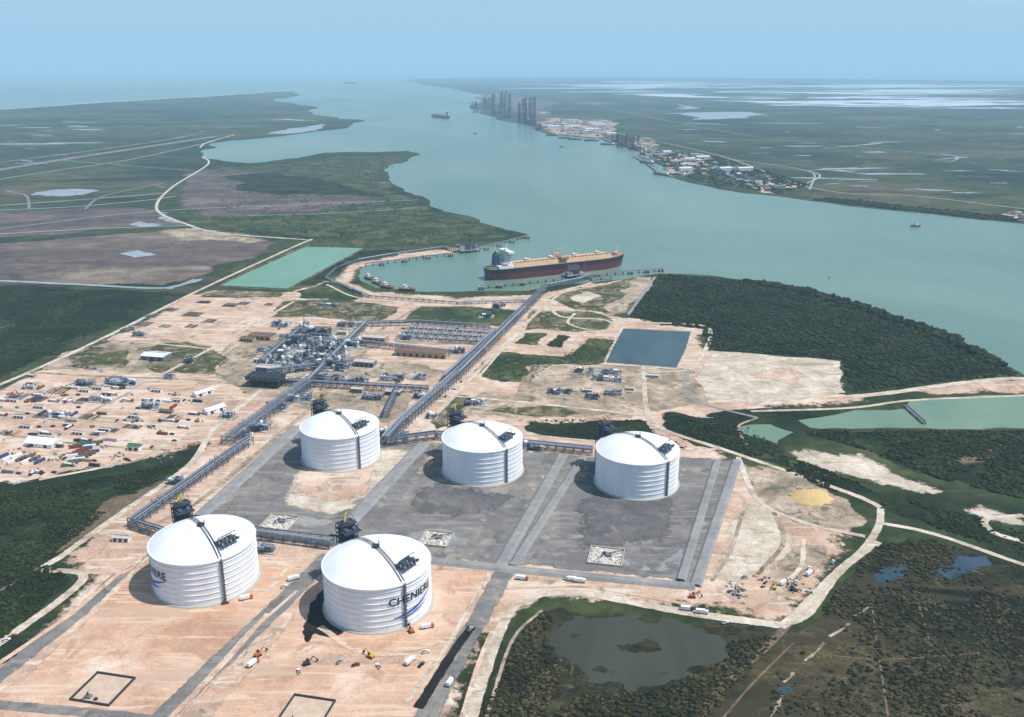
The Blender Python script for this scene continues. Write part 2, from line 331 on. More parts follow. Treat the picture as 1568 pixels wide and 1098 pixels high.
# ---------------- site ground
poly('site_ground',[(-160,660),(0,592),(45,570),(170,511),(290,448),(330,442),(440,446),(500,428),(535,402),(600,389),(690,378),(722,376),(705,388),(600,403),(556,412),(548,430),(575,446),(700,453),(800,449),(905,432),(1010,421),
  (960,485),(1090,495),(1085,535),(1290,552),(1300,602),(1340,605),(1480,580),(1568,577),(1660,590),(1568,606),(1395,612),(1300,624),(1200,630),(1150,655),(1130,700),(1180,712),(1300,758),(1340,790),(1330,832),(1290,880),(1235,945),(1200,960),(1060,948),(950,928),(830,922),(780,970),(725,1098),(700,1180),(0,1300),(-300,1250),(-200,1100),(0,1000),(120,884),(60,868),(180,768),(275,712),(300,690),(0,750),(-160,790)],M_sand,1,6,0.03,2)
poly('pond_water',[(468,378),(556,380),(440,442),(336,437)],M_pondg,4,0,0)
for a,b in (((468,376),(336,437)),((336,439),(440,444)),((440,444),(558,380)),((558,379),(468,376))): ribbon('pond_bank',[a,b],7,M_olive,5)
SV=[ ('grass',[(430,461),(618,470),(585,492),(412,487)],M_olive),('grass',[(642,468),(795,475),(760,501),(612,494)],M_grass),
 ('grass',[(320,447),(442,447),(430,455),(300,455)],M_olive),('grass',[(450,447),(498,430),(560,456),(540,465),(455,457)],M_grass),
 ('grass',[(835,458),(885,443),(1005,423),(965,480),(925,482),(880,475)],M_olive),
 ('sand_patch',[(870,455),(900,445),(925,455),(895,466)],M_pale),
 ('gravel_ground',[(940,482),(1000,424),(975,424),(920,470)],M_tan),
 ('grass',[(800,510),(845,510),(828,530),(784,528)],M_grass),('grass',[(850,511),(880,515),(866,535),(834,530)],M_scrub),
 ('grass',[(765,538),(860,545),(900,517),(945,520),(925,558),(850,560),(812,585),(735,578)],M_grass),
 ('grass',[(815,475),(920,480),(935,503),(880,510),(800,506)],M_olive),
 ('scrubland',[(1012,418),(1130,428),(1240,443),(1330,470),(1460,515),(1540,560),(1566,574),(1480,582),(1305,602),(1290,552),(1180,545),(1085,537),(1075,505),(962,486)],M_scrub),
 ('grass',[(90,540),(175,520),(330,530),(300,575),(100,566),(60,568)],M_tan),
 ('grass',[(100,545),(140,530),(200,535),(190,565),(110,560)],M_olive),
 ('grass',[(205,535),(290,522),(350,545),(330,575),(230,570)],M_olive),
 ('grass',[(330,560),(385,530),(400,545),(380,575),(340,580)],M_olive),
 ('gravel_ground',[(385,508),(560,500),(600,520),(560,600),(380,606),(330,580)],M_tan),
 ('gravel_ground',[(610,500),(760,504),(735,530),(600,525)],M_tan),
 ('grass',[(690,614),(740,598),(975,628),(970,642),(820,642),(690,640)],M_tan),
 ('grass',[(700,628),(800,622),(900,634),(820,640)],M_olive),
 ('gravel_ground',[(800,560),(985,555),(1075,570),(1090,620),(1000,632),(780,610)],M_tan),
 ('gravel_ground',[(410,620),(480,600),(640,606),(600,650),(470,630)],M_tan),
 ('scrubland',[(800,642),(985,640),(1005,662),(1060,690),(900,675),(800,660)],M_scrub),
 ('grass',[(650,640),(700,600),(720,605),(690,655),(660,662)],M_olive),
 ('grass',[(520,560),(560,545),(650,556),(690,570),(640,585),(540,580)],M_tan),
 ('scrubland',[(1000,628),(1080,638),(1150,650),(1200,690),(1215,712),(1330,745),(1480,800),(1568,815),(1700,850),(1700,885),(1568,850),(1430,808),(1340,775),(1130,694),(1060,684),(1010,652)],M_scrub),
 ('scrubland',[(1220,660),(1300,660),(1420,659),(1568,658),(1700,662),(1700,800),(1568,765),(1440,735),(1330,690),(1240,672)],M_scrub),
 ('scrubland',[(1140,712),(1185,715),(1300,762),(1335,795),(1325,812),(1260,812),(1145,760)],M_tan),
 ('scrubland',[(1150,712),(1170,715),(1165,745),(1145,745)],M_scrub),
 ('scrubland',[(1060,640),(1130,625),(1300,625),(1386,628),(1240,648),(1170,660)],M_scrub),
 ('marsh',[(1335,832),(1420,820),(1568,868),(1700,910),(1700,1250),(715,1250),(730,1098),(785,975),(835,926),(950,934),(1060,955),(1200,965),(1240,948),(1292,884)],M_darkmarsh),
 ('scrubland',[(-200,800),(0,752),(120,737),(280,707),(284,715),(180,775),(64,865),(120,884),(0,985),(-200,1095)],M_scrub)]
for n,p,m in SV: poly(n,p,m,2,7,0.08)
poly('marsh',[(1480,800),(1568,815),(1568,855),(1440,815)],M_scrub,3,8)
poly('mud_flat',[(150,765),(285,712),(270,735),(170,800),(60,868),(40,860)],M_track,3,10,0.06)
poly('rubble_ground',[(1195,690),(1212,672),(1320,690),(1420,735),(1568,790),(1620,820),(1560,812),(1470,788),(1330,742),(1215,708)],M_pale,3,18,0.15)
poly('rubble_ground',[(1405,722),(1500,685),(1600,655),(1600,690),(1520,712)],M_track,3,10,0.1)
poly('dirt_lot',[(1085,536),(1290,553),(1298,602),(1190,622),(1075,610),(1060,580)],M_pale,2,5,0.04)
poly('dirt_lot',[(1160,560),(1260,575),(1240,600),(1120,590)],M_sand,3,25,0.14)
poly('sand_pile_ground',[(1210,752),(1250,742),(1275,755),(1258,778),(1212,770)],gm('yellow_sand_mat',[(0.05,C(200,166,112)),(0.95,C(225,194,138))],L=20,L2=5,var=0.1),4,5,0.1)
poly('lagoon_water',[(1600,602),(1480,608),(1397,613),(1386,626),(1290,633),(1222,644),(1240,655),(1300,657),(1420,656),(1500,658),(1640,655)],M_lagoon,4,0,0.04,2)
poly('lagoon_water',[(1125,655),(1180,650),(1215,662),(1190,680),(1140,665)],M_lagoon,4,0,0.1,2)
poly('lagoon_water',[(1075,645),(1100,650),(1092,656),(1072,650)],M_bluepond,4,0,0.1,2)
poly('settling_pond_water',[(955,503),(1058,508),(1036,563),(928,555)],M_pondb,4,0,0.01,1)
for a,b in (((955,501),(1060,506)),((1060,506),(1038,565)),((1038,565),(925,557)),((925,557),(955,501))): ribbon('pond_bank',[a,b],6,M_pale,3)
poly('shallow_pond',[(860,958),(880,942),(960,938),(1060,960),(1115,985),(1110,1015),(1060,1020),(1010,1050),(960,1060),(900,1045),(870,1010),(840,985)],M_marshpond,3,0,0.14,4)
poly('marsh',[(930,985),(1000,975),(1040,990),(990,1005),(940,1000)],M_darkmarsh,4,8,0.15)
poly('marsh',[(890,1020),(930,1015),(960,1035),(910,1045)],M_darkmarsh,4,8,0.15)
poly('marsh',[(1000,1030),(1060,1000),(1050,1015),(1010,1045)],M_darkmarsh,4,6,0.15)
poly('marsh',[(870,965),(895,960),(905,975),(875,985)],M_darkmarsh,4,6,0.15)
for p in [[(1340,890),(1350,872),(1385,862),(1382,885),(1355,895)],[(1385,870),(1440,866),(1512,852),(1500,872),(1430,880)],[(1188,1050),(1215,1048),(1208,1062),(1190,1062)]]: poly('marsh_pool',p,M_bluepond,4,0,0.14)
# gravel impoundments
poly('gravel_ground',[(452,652),(600,676),(660,676),(905,698),(1130,704),(1066,898),(780,868),(640,856),(520,846),(385,826),(305,795)],M_gravel,2,4,0.02)
poly('dark_gravel',[(905,735),(1030,745),(1080,715),(1050,790),(1010,840),(880,850),(860,820),(870,760)],M_dgrey,3,25,0.12)
poly('dark_gravel',[(640,740),(670,690),(700,740),(800,745),(780,780),(700,800),(600,800)],M_dgrey,3,25,0.12)
poly('sand_patch',[(445,722),(470,690),(600,682),(640,686),(600,735),(560,785),(505,795),(425,775)],M_pale,3,14,0.12)
poly('sand_patch',[(440,730),(465,715),(590,712),(570,760),(520,775),(450,760)],M_sand,4,16,0.1)
poly('sand_patch',[(800,770),(830,700),(850,702),(820,770),(790,805),(770,800)],M_tan,3,12,0.14)
poly('sand_patch',[(780,850),(840,845),(1000,860),(1050,820),(1040,880),(900,870)],M_grey,3,14,0.12)
poly('sand_patch',[(390,812),(430,780),(520,800),(470,815)],M_grey,3,12,0.12)
poly('sand_patch',[(600,830),(650,800),(730,820),(760,850),(640,845)],M_grey,3,16,0.12)
poly('sand_patch',[(1030,715),(1080,712),(1070,760),(1050,740)],M_tan,3,14,0.12)
poly('sand_patch',[(870,730),(900,705),(910,730),(890,760)],M_tan,3,10,0.12)
poly('sand_patch',[(640,700),(665,690),(680,735),(650,745)],M_tan,3,10,0.12)
poly('sand_patch',[(1130,770),(1190,775),(1200,800),(1180,870),(1110,925),(1080,900),(1110,830)],M_pale,2,12,0.12)
poly('sand_patch',[(1195,830),(1290,820),(1270,870),(1200,930),(1150,920),(1170,870)],M_tan,2,12,0.1)
poly('tank_pad',[(230,850),(490,870),(420,950),(250,1130),(0,1160),(-100,1100),(30,1040),(140,940)],M_orange,2,5,0.02)
poly('tank_pad',[(500,865),(750,872),(745,900),(700,975),(640,1098),(600,1150),(270,1150),(330,1080),(440,950)],M_orange,2,5,0.02)
poly('sand_patch',[(460,985),(520,975),(620,985),(680,960),(700,930),(715,950),(660,1040),(520,1035),(450,1010)],M_sand,3,25,0.12)
poly('dark_ground_patch',[(472,925),(500,892),(525,905),(530,970),(505,978),(482,972),(470,990),(462,960)],M_ditch,3,2,0.06)  # flat dark patch on the ground left of the front right tank
for p,w_ in [([(648,680),(515,822)],15),([(862,697),(765,868)],11),([(893,699),(785,868)],9),([(1128,706),(1064,898)],10),([(1098,706),(1042,890)],8),([(455,655),(305,792)],14),([(640,857),(780,872),(1064,899)],10)]:
    berm('gravel_dike',p,w_*0.6,w_,1.8,M_grey)
ribbon('gravel_road',[(878,698),(775,868)],12,M_gravel,3,straight=True)
ribbon('gravel_road',[(1113,706),(1053,894)],10,M_gravel,3,straight=True)
ribbon('gravel_road',[(505,850),(430,925),(340,1010),(215,1130)],19,M_gravel,3,straight=True)
ribbon('gravel_road',[(235,832),(120,940),(0,1035),(-120,1130)],15,M_gravel,3,straight=True)
ribbon('gravel_road',[(775,872),(725,960),(670,1060),(640,1130)],19,M_gravel,3,straight=True)
ribbon('gravel_road',[(-60,1075),(120,1090),(260,1105)],10,M_gravel,3,straight=True)
ribbon('sand_strip',[(455,905),(380,970),(235,1130)],3.5,M_pale,4,straight=True)
ribbon('sand_strip',[(215,850),(110,940),(0,1015),(-100,1090)],5,M_orange,4,straight=True)
ribbon('drainage_ditch',[(722,960),(690,1005),(640,1085)],8,M_ditch,4,straight=True)
poly('service_yard',[(170,812),(235,818),(250,835),(200,880),(100,880)],M_sand,3,5,0.05)
RD=[([(478,366),(430,387),(300,447),(170,512),(45,570),(-100,630)],9,M_pale),([(312,240),(318,252),(262,288),(240,320),(285,343),(340,357),(478,368)],11,M_pale),([(306,226),(318,218),(360,206)],14,M_pale),
 ([(45,570),(150,576),(300,582),(390,592),(470,600)],7,M_tan),([(240,578),(330,530),(450,462)],7,M_pale),([(170,520),(330,535)],6,M_pale),
 ([(400,598),(330,655),(290,712),(180,790),(90,855),(66,872),(128,886),(0,985),(-150,1085)],9,M_pale),([(60,870),(0,905)],4,M_track),
 ([(470,630),(400,690),(300,770),(215,815)],8,M_tan),([(440,650),(380,700),(290,775)],4,M_pale),
 ([(985,560),(990,625),(1010,655),(1130,696),(1320,763),(1348,790),(1330,832),(1280,882),(1235,942),(1195,957)],8,M_pale),
 ([(1342,800),(1430,818),(1568,865),(1700,905)],7,M_pale),([(1130,700),(1160,765),(1230,800),(1325,822)],7,M_pale),
 ([(690,1180),(720,1098),(765,965),(800,920),(880,908),(1050,938),(1195,958)],11,M_pale),([(745,1098),(785,980),(830,935)],3,M_tan),([(700,1120),(745,985),(785,925),(870,897),(1050,925)],4,M_sand),
 ([(905,433),(855,452),(778,522),(697,605),(640,660)],8,M_pale),([(935,485),(970,493),(1070,498),(1088,512),(1075,545),(1055,566),(1000,570)],8,M_pale),
 ([(1300,608),(1360,602),(1480,586),(1568,580),(1660,594)],14,M_pale),([(1150,630),(1300,625),(1400,613),(1568,606)],7,M_pale),
 ([(1003,424),(962,482)],7,M_grey),([(1055,566),(1048,598),(1075,618),(1160,640)],6,M_grey),([(840,468),(860,485),(925,490),(945,502)],8,M_pale),([(880,480),(870,495),(900,505),(940,510)],6,M_pale),
 ([(0,625),(120,640),(250,652),(320,652)],7,M_pale),([(-20,660),(100,678),(260,690)],5,M_tan),([(160,576),(60,600),(0,612)],5,M_tan),([(120,640),(200,600)],5,M_tan),([(60,735),(200,705),(300,660)],6,M_pale),
 ([(500,436),(560,458),(700,462),(825,462)],6,M_pale),([(410,490),(590,500),(750,508)],7,M_pale),([(610,600),(780,614),(985,636)],7,M_pale),([(640,470),(560,520),(440,600)],6,M_tan),
 ([(800,506),(770,535),(735,575)],5,M_pale),([(845,508),(832,530),(870,538),(886,514)],3,M_pale),([(815,585),(850,560),(925,562)],4,M_pale),([(785,529),(870,538)],3,M_pale),
 ([(1050,1120),(1120,1040),(1180,985),(1208,955)],7,M_track),([(1090,1120),(1150,1050),(1215,985)],2,M_track),([(1568,830),(1520,815),(1510,795),(1568,790)],8,M_pale),([(1195,960),(1215,945),(1290,870),(1345,830)],9,M_pale),
 ([(780,660),(830,668),(1060,690)],5,M_pale),([(1165,790),(1150,850),(1110,910)],6,M_pale),([(1185,785),(1200,830),(1160,880)],5,M_tan),([(1140,775),(1120,840),(1090,890)],4,M_tan),([(1230,825),(1225,870),(1180,910)],5,M_pale),
 ([(200,500),(330,505),(400,470)],4,M_pale),([(230,490),(380,497)],3,M_tan),([(340,545),(400,500)],5,M_pale),([(1160,640),(1130,655),(1150,690)],4,M_tan),
 ([(300,880),(400,905),(440,870)],4,M_sand),([(490,960),(560,1000),(680,985),(740,900)],6,M_sand),([(410,940),(330,1030),(240,1120)],5,M_sand),([(740,890),(690,980),(620,1080)],4,M_pale)]
for p,wd,m in RD: ribbon('dirt_road',p,wd,m,5)
for a,b in (((1180,1098),(1195,1065)),((1200,1045),(1215,1030)),((1232,1012),(1262,985)),((1270,975),(1300,955)),((1305,945),(1335,925))): ribbon('rocky_ditch',[a,((a[0]+b[0])/2+3,(a[1]+b[1])/2),b],2.6,M_tan,4,wob=0.7)
for p in ([(1335,925),(1345,1000),(1360,1098)],[(1400,900),(1430,1000),(1480,1098)],[(1240,1000),(1350,1010),(1500,1000)],[(800,1098),(830,1040),(860,1010)]): ribbon('marsh_trail',p,1.6,M_track,4,wob=0.4)

# ---------------- structural materials
WHITE=pm('white_paint',C(232,234,236,1),0.45,var=0.05,size=14); DKSTEEL=pm('dark_steel',C(56,62,70),0.6); STEEL=pm('grey_steel',C(132,138,146),0.5,0.2)
PIPE=pm('pipe_cladding',C(176,182,192),0.35,0.2); BLUEP=pm('rack_blue_grey',C(96,110,130),0.5); YEL=pm('yellow_paint',C(220,180,50),0.5); CONC=pm('concrete',C(190,185,172),0.9)
BROWN=pm('brown_roof',C(124,100,82),0.8); TANW=pm('tan_wall',C(190,164,134),0.8); RED=pm('red_paint',C(142,62,56),0.5); GREEN=pm('green_paint',C(78,122,94),0.5); BLUE=pm('blue_paint',C(68,88,130),0.5)
BLACK=pm('black_rubber',C(30,30,32),0.8); GLASS=pm('dark_glass',C(40,50,60),0.2); ORNG=pm('orange_paint',C(196,110,62),0.5); LETB=pm('navy_letter_paint',C(30,40,62),0.5); SWO=pm('blue_swoosh_paint',C(50,95,185),0.5)

# ---------------- tanks
def tank(px,text=None,t0=0):
    x,y=G(*px); E=empty('storage_tank',(x,y,0.1)); R=38.6; HT=35.0; RI=11.0; Rs=(R*R+RI*RI)/(2*RI)
    b=MB(); b.lathe(0,0,[(R+2,0),(R+2,1.0),(R,1.0)],96,1); b.lathe(0,0,[(R,1.0),(R,HT)],96,0); b.obj('shell',[tankm,CONC],True,parent=E)
    d=MB(); prof=[]
    for i in range(17):
        r=R*(1-i/16.0); prof.append((max(r,0.02),HT+math.sqrt(Rs*Rs-r*r)-(Rs-RI)))
    d.lathe(0,0,prof,96,0); d.obj('dome_roof',[domem],True,parent=E)
    g=MB()
    for z in (5,9.5,14,18.5,23,27.5,31.5): g.lathe(0,0,[(R+0.02,z),(R+0.4,z),(R+0.4,z+0.3),(R+0.02,z+0.3)],96,0)
    g.lathe(0,0,[(R+0.02,HT-.6),(R+0.9,HT-.6),(R+0.9,HT),(R-0.5,HT+0.25)],96,0)
    g.obj('wind_girders',[tankm],parent=E)
    h=MB()
    def dz(r): return HT+math.sqrt(max(0,Rs*Rs-r*r))-(Rs-RI)
    a=math.radians(37-90); ux,uy=math.cos(a),math.sin(a); nx,ny=-uy,ux
    for off in (-1.1,1.1):
        pr=None
        for i in range(-18,19):
            r=i*2.1; p=(ux*r+nx*off,uy*r+ny*off,dz(min(abs(r),R-.1))+0.75)
            if pr: h.beam(pr,p,0.28,1); h.beam((p[0],p[1],p[2]-0.8),p,0.12,1); h.beam((pr[0],pr[1],pr[2]+1.1),(p[0],p[1],p[2]+1.1),0.09,1)
            pr=p
    h.cyl((0,0,HT+RI-0.3),(0,0,HT+RI+1.6),2.6,1,16); h.cyl((2,2,HT+RI),(2,2,HT+RI+4),0.4,1); h.cyl((-2,1,HT+RI),(-2,1,HT+RI+3),0.4,1)
    h.box(ux*(R+1.1),uy*(R+1.1),1,1.4,1.2,HT-0.5,2,a)
    for z in range(3,35,3): h.box(ux*(R+1.3),uy*(R+1.3),z,2.2,1.8,0.2,1,a)
    a2=math.radians(57-90); c=R*0.74; px_,py_=c*math.cos(a2),c*math.sin(a2); zp=dz(c)+1.8
    ct,st=math.cos(a2),math.sin(a2)
    h.box(px_,py_,zp,10,16,0.4,1,a2)
    for i in range(-2,3):
        for j in (-1,0,1):
            qx,qy=px_+ct*j*4.4-st*i*3.6,py_+st*j*4.4+ct*i*3.6
            h.beam((qx,qy,zp-4),(qx,qy,zp+1.4),0.2,1)
            if j>-1: h.cyl((qx,qy,zp),(qx,qy,zp+1.8+(i%2)),0.7,2 if i%2 else 3,8)
    for q in (-1,1): h.beam((px_+ct*q*5+st*8,py_+st*q*5-ct*8,zp+1.3),(px_+ct*q*5-st*8,py_+st*q*5+ct*8,zp+1.3),0.12,1)
    h.beam((px_-st*8,py_+ct*8,zp+5),(px_+st*8,py_-ct*8,zp+5),0.3,1); h.beam((px_-st*8,py_+ct*8,zp),(px_-st*8,py_+ct*8,zp+5),0.25,1); h.beam((px_+st*8,py_-ct*8,zp),(px_+st*8,py_-ct*8,zp+5),0.25,1)
    h.obj('roof_walkway_and_pumps',[WHITE,DKSTEEL,STEEL,PIPE],parent=E)
    rl=MB(); n=72
    for i in range(n):
        a0=2*math.pi*i/n; a1=2*math.pi*(i+1)/n; p=((R+.8)*math.cos(a0),(R+.8)*math.sin(a0)); q=((R+.8)*math.cos(a1),(R+.8)*math.sin(a1))
        rl.beam((*p,HT),(*p,HT+1.1),0.06,0); rl.cyl((*p,HT+1.1),(*q,HT+1.1),0.06,0,4,cap=False)
    rl.obj('rim_railing',[STEEL],parent=E)
    t=MB(); a3=math.radians(-143-90); cx,cy=(R+7.5)*math.cos(a3),(R+7.5)*math.sin(a3); ct,st=math.cos(a3),math.sin(a3); W2=5.0; TT=48
    def L(p,q,z): return (cx+ct*p-st*q,cy+st*p+ct*q,z)
    for p in (-W2,0,W2):
        for q in (-W2*1.3,0,W2*1.3): t.beam(L(p,q,0),L(p,q,TT-3),0.42,0)
    for k in range(0,12):
        z=4*k+2
        t.box(*L(0,0,z)[:2],z,2*W2,2.6*W2,0.25,0,a3)
        for (p,q,r_,s_) in ((-W2,-W2*1.3,W2,-W2*1.3),(W2,-W2*1.3,W2,W2*1.3),(W2,W2*1.3,-W2,W2*1.3)):
            t.beam(L(p,q,z),L(r_,s_,z+4),0.25,0)
        t.beam(L(-3,-4 if k%2 else 4,z),L(-3,4 if k%2 else -4,z+4),0.5,1)
    for q in (-5.5,-3.5,3.5,5.5):
        t.cyl(L(2,q,0),L(2,q,TT-4),0.7,1,8); t.cyl(L(2,q,TT-4),L(-9,q*0.6,TT-5),0.7,1,8)
    t.box(*L(-4,0,0)[:2],TT-6,16,14,0.4,0,a3)
    t.beam(L(1,0,TT-5),L(1,0,TT+4),0.6,2); t.beam(L(1,0,TT+3),L(-10,6,TT+5),0.5,2); t.beam(L(1,0,TT+3),L(5,-3,TT+4),0.6,2)
    t.obj('stair_and_pipe_tower',[DKSTEEL,BLUEP,YEL],parent=E)
    if text:
        cu=bpy.data.curves.new('t','FONT'); cu.body=text; cu.size=8.4; cu.offset=0.16; cu.space_character=1.05; to=bpy.data.objects.new('t',cu); COL.objects.link(to); bpy.context.view_layer.update()
        me=bpy.data.meshes.new_from_object(to.evaluated_get(bpy.context.evaluated_depsgraph_get())); bpy.data.objects.remove(to)
        bm=bmesh.new(); bm.from_mesh(me); bmesh.ops.triangulate(bm,faces=bm.faces); 
        bmesh.ops.subdivide_edges(bm,edges=[e for e in bm.edges if e.calc_length()>2],cuts=2); bm.to_mesh(me); bm.free()
        for v in me.vertices:
            an=math.radians(t0)+v.co.x/R-math.pi/2; z=20+v.co.y; v.co=Vector(((R+0.6)*math.cos(an),(R+0.6)*math.sin(an),z))
        me.materials.append(LETB); lo=bpy.data.objects.new('lettering',me); COL.objects.link(lo); lo.parent=E
        s=MB(); n=30
        for (z0,z1,hh,s0,s1) in ((10,19.4,1.9,3,40),(8.5,13,1.1,7,34)):
            vs=[]
            for i in range(n+1):
                t_=i/n; an=math.radians(t0)+(s0+(s1-s0)*t_)/R-math.pi/2; z=z0+(z1-z0)*t_**1.7; th=hh*math.sin(math.pi*min(1,t_*0.9+0.05))+0.1
                vs+=[((R+.62)*math.cos(an),(R+.62)*math.sin(an),z-th/2),((R+.62)*math.cos(an),(R+.62)*math.sin(an),z+th/2)]
            s.add(vs,[(2*i,2*i+2,2*i+3,2*i+1) for i in range(n)],0)
        s.obj('swoosh_mark',[SWO],parent=E)
    return E
def whitem(name,streak):
    m,nt=nodes(name); tc=nt.nodes.new('ShaderNodeTexCoord')
    n=noise(nt,tc.outputs['Object'],10,6,0.6,0,(1,1,0.12)); n2=noise(nt,tc.outputs['Object'],2.5,4,0.6,0,(1,1,0.2))
    c=ramp(nt,n,[(0.25,C(226,228,229,1)),(0.65,C(240,242,244,1))]); c=mixc(nt,streak,c,ramp(nt,n2,[(0.35,g4(0.82)),(0.6,g4(1))]),'MULTIPLY')
    p=nt.nodes.new('ShaderNodeBsdfPrincipled'); p.inputs['Roughness'].default_value=0.5; nt.links.new(c,p.inputs['Base Color']); o=nt.nodes.new('ShaderNodeOutputMaterial'); nt.links.new(p.outputs[0],o.inputs[0]); return m
tankm=whitem('tank_shell_paint',0.25); domem=whitem('tank_dome_paint',0.1)
tank((523,699)); tank((739,719)); tank((974,738)); tank((317,887),'CHENIERE',-84); tank((580,923),'CHENIERE',19)

# ---------------- pipe racks
def rack(pts,width=12,h=8,lv=2,np_=7,post=9,mats=None):
    w=GP(pts); b=MB()
    for i in range(len(w)-1):
        a=np.array(w[i]);c=np.array(w[i+1]); L=np.hypot(*(c-a)); d=(c-a)/L; n=np.array([-d[1],d[0]]); k=max(1,int(L/post))
        for j in range(k+1):
            p=a+d*L*j/k
            for s in (-1,1):
                q=p+n*s*width/2; b.box(q[0],q[1],0,0.6,0.6,h+0.5,0,math.atan2(d[1],d[0]))
            for l in range(lv):
                z=h-l*3.2; q1=p+n*width/2;q2=p-n*width/2; b.beam((*q1,z),(*q2,z),0.4,0)
            if j%4==1:
                q1=p+n*width/2; q2=p+d*L/k+n*width/2; b.beam((*q1,0.5),(*q2,h),0.25,0)
        for l in range(lv):
            z=h-l*3.2
            for s in (-1,1):
                b.beam((*(a+n*s*width/2),z),(*(c+n*s*width/2),z),0.35,0)
            for t in range(np_):
                if l==1 and t%2: continue
                o=-width/2+1.2+(width-2.4)*t/max(1,np_-1)+random.uniform(-.3,.3); r=random.choice([0.22,0.3,0.4,0.6])
                b.cyl((*(a+n*o),z+0.5+r),(*(c+n*o),z+0.5+r),r,random.choice([1,1,1,2,2,3]),8,cap=True)
        if L>150:
            for j in range(1,int(L/90)+1):
                q=a+d*(j*90-30); 
                for e in (0,8): b.cyl((*(q+d*e-n*width*.3),h+1),(*(q+d*e-n*width*.3),h+4),0.4,1,6); b.cyl((*(q+d*e-n*width*.3),h+4),(*(q+d*e+n*width*.75),h+4),0.4,1,6)
                b.cyl((*(q+n*width*.75),h+4),(*(q+d*8+n*width*.75),h+4),0.4,1,6)
    return b.obj('pipe_rack',mats or [BLUEP,PIPE,STEEL,DKSTEEL])
rack([(838,442),(802,478),(700,580),(618,652),(592,682)],12.5,9,2,7)
rack([(472,592),(350,682)],16,9,2,9); rack([(383,680),(203,808)],8.5,8,2,6); rack([(205,808),(262,826)],7,7,2,5)
rack([(440,590),(655,602)],9,8,2,6); rack([(592,682),(668,672)],9,8,2,6); rack([(668,672),(906,696)],8,7,2,5)
rack([(388,822),(508,838)],10,7,2,6); rack([(262,826),(300,820)],8,7,2,5); rack([(680,585),(755,515)],7,8,2,4); rack([(555,530),(690,545)],7,8,2,4)
rack([(838,442),(882,433),(905,425)],10,7,2,6); rack([(610,596),(590,640)],7,7,2,4); rack([(640,498),(750,505)],7,7,2,4)
rack([(822,462),(700,466),(566,456),(500,428),(516,412),(548,400),(600,391),(680,380)],6,3.5,1,4,12); rack([(400,560),(470,500)],7,8,2,5); rack([(470,592),(560,500)],7,8,2,5)
rack([(430,520),(560,530)],6,7,2,4); rack([(410,575),(540,560)],6,8,2,4); rack([(560,500),(640,498)],6,7,2,4)
# ---------------- process units
A1=math.atan2(G(739,719)[1]-G(523,699)[1],G(739,719)[0]-G(523,699)[0])
def unit(name,px,sx,sy,seed,nv=10,hh=12,rot=None):
    r=random.Random(seed); b=MB(); x,y=G(*px)
    b.box(0,0,0.05,sx,sy,0.35,4)
    for _ in range(nv):
        k=r.random(); px_=r.uniform(-sx/2+3,sx/2-3); py_=r.uniform(-sy/2+3,sy/2-3); m=r.choice([0,1,1,2,3,5])
        if k<0.25:
            R=r.uniform(1.2,2.6);h=r.uniform(5,hh*1.3); b.lathe(px_,py_,[(R,0.4),(R,h),(R*0.7,h+R*0.5),(0.05,h+R*0.7)],14,r.choice([1,2,5])); b.lathe(px_,py_,[(R+1,h*0.7),(R+1,h*0.7+0.2),(R,h*0.7+0.2)],14,0)
        elif k<0.5:
            R=r.uniform(1.2,2.0);l=r.uniform(6,13); z=r.uniform(2.5,5); b.cyl((px_-l/2,py_,z),(px_+l/2,py_,z),R,r.choice([1,2,5]),12); b.box(px_-l/3,py_,0.4,.8,2,z-0.8,4); b.box(px_+l/3,py_,0.4,.8,2,z-0.8,4)
        elif k<0.78:
            w_,d_,h=r.uniform(6,12),r.uniform(5,9),r.uniform(5,hh)
            for i in (-1,1):
                for j in (-1,1): b.box(px_+i*w_/2,py_+j*d_/2,0.4,0.5,0.5,h,0)
            for z in np.arange(3.5,h,3.5): b.box(px_,py_,z,w_,d_,0.25,3)
            b.beam((px_-w_/2,py_-d_/2,0.5),(px_+w_/2,py_-d_/2,h),0.25,0); b.beam((px_-w_/2,py_+d_/2,0.5),(px_+w_/2,py_+d_/2,h),0.25,0); b.box(px_,py_,h-2,w_*.7,d_*.7,2.3,m)
        else:
            w_,d_,h=r.uniform(4,9),r.uniform(4,7),r.uniform(3,6); b.box(px_,py_,0.4,w_,d_,h,m); b.box(px_,py_,h+0.41,w_*.4,d_*.4,1.0,0)
    for _ in range(int(nv*1.2)):
        z=r.uniform(1.5,6); q=r.uniform(-sy/2,sy/2); a_=r.uniform(-sx/2,0); c_=r.uniform(0,sx/2); R=r.uniform(.25,.5)
        if r.random()<0.6: b.cyl((a_,q,z),(c_,q,z),R,1,6)
        else:
            q=r.uniform(-sx/2,sx/2); b.cyl((q,-sy/2,z),(q,sy/2,z),R,1,6)
    return b.obj(name,[DKSTEEL,PIPE,WHITE,BLUEP,CONC,STEEL],loc=(x,y,0.4),rotz=A1 if rot is None else rot)
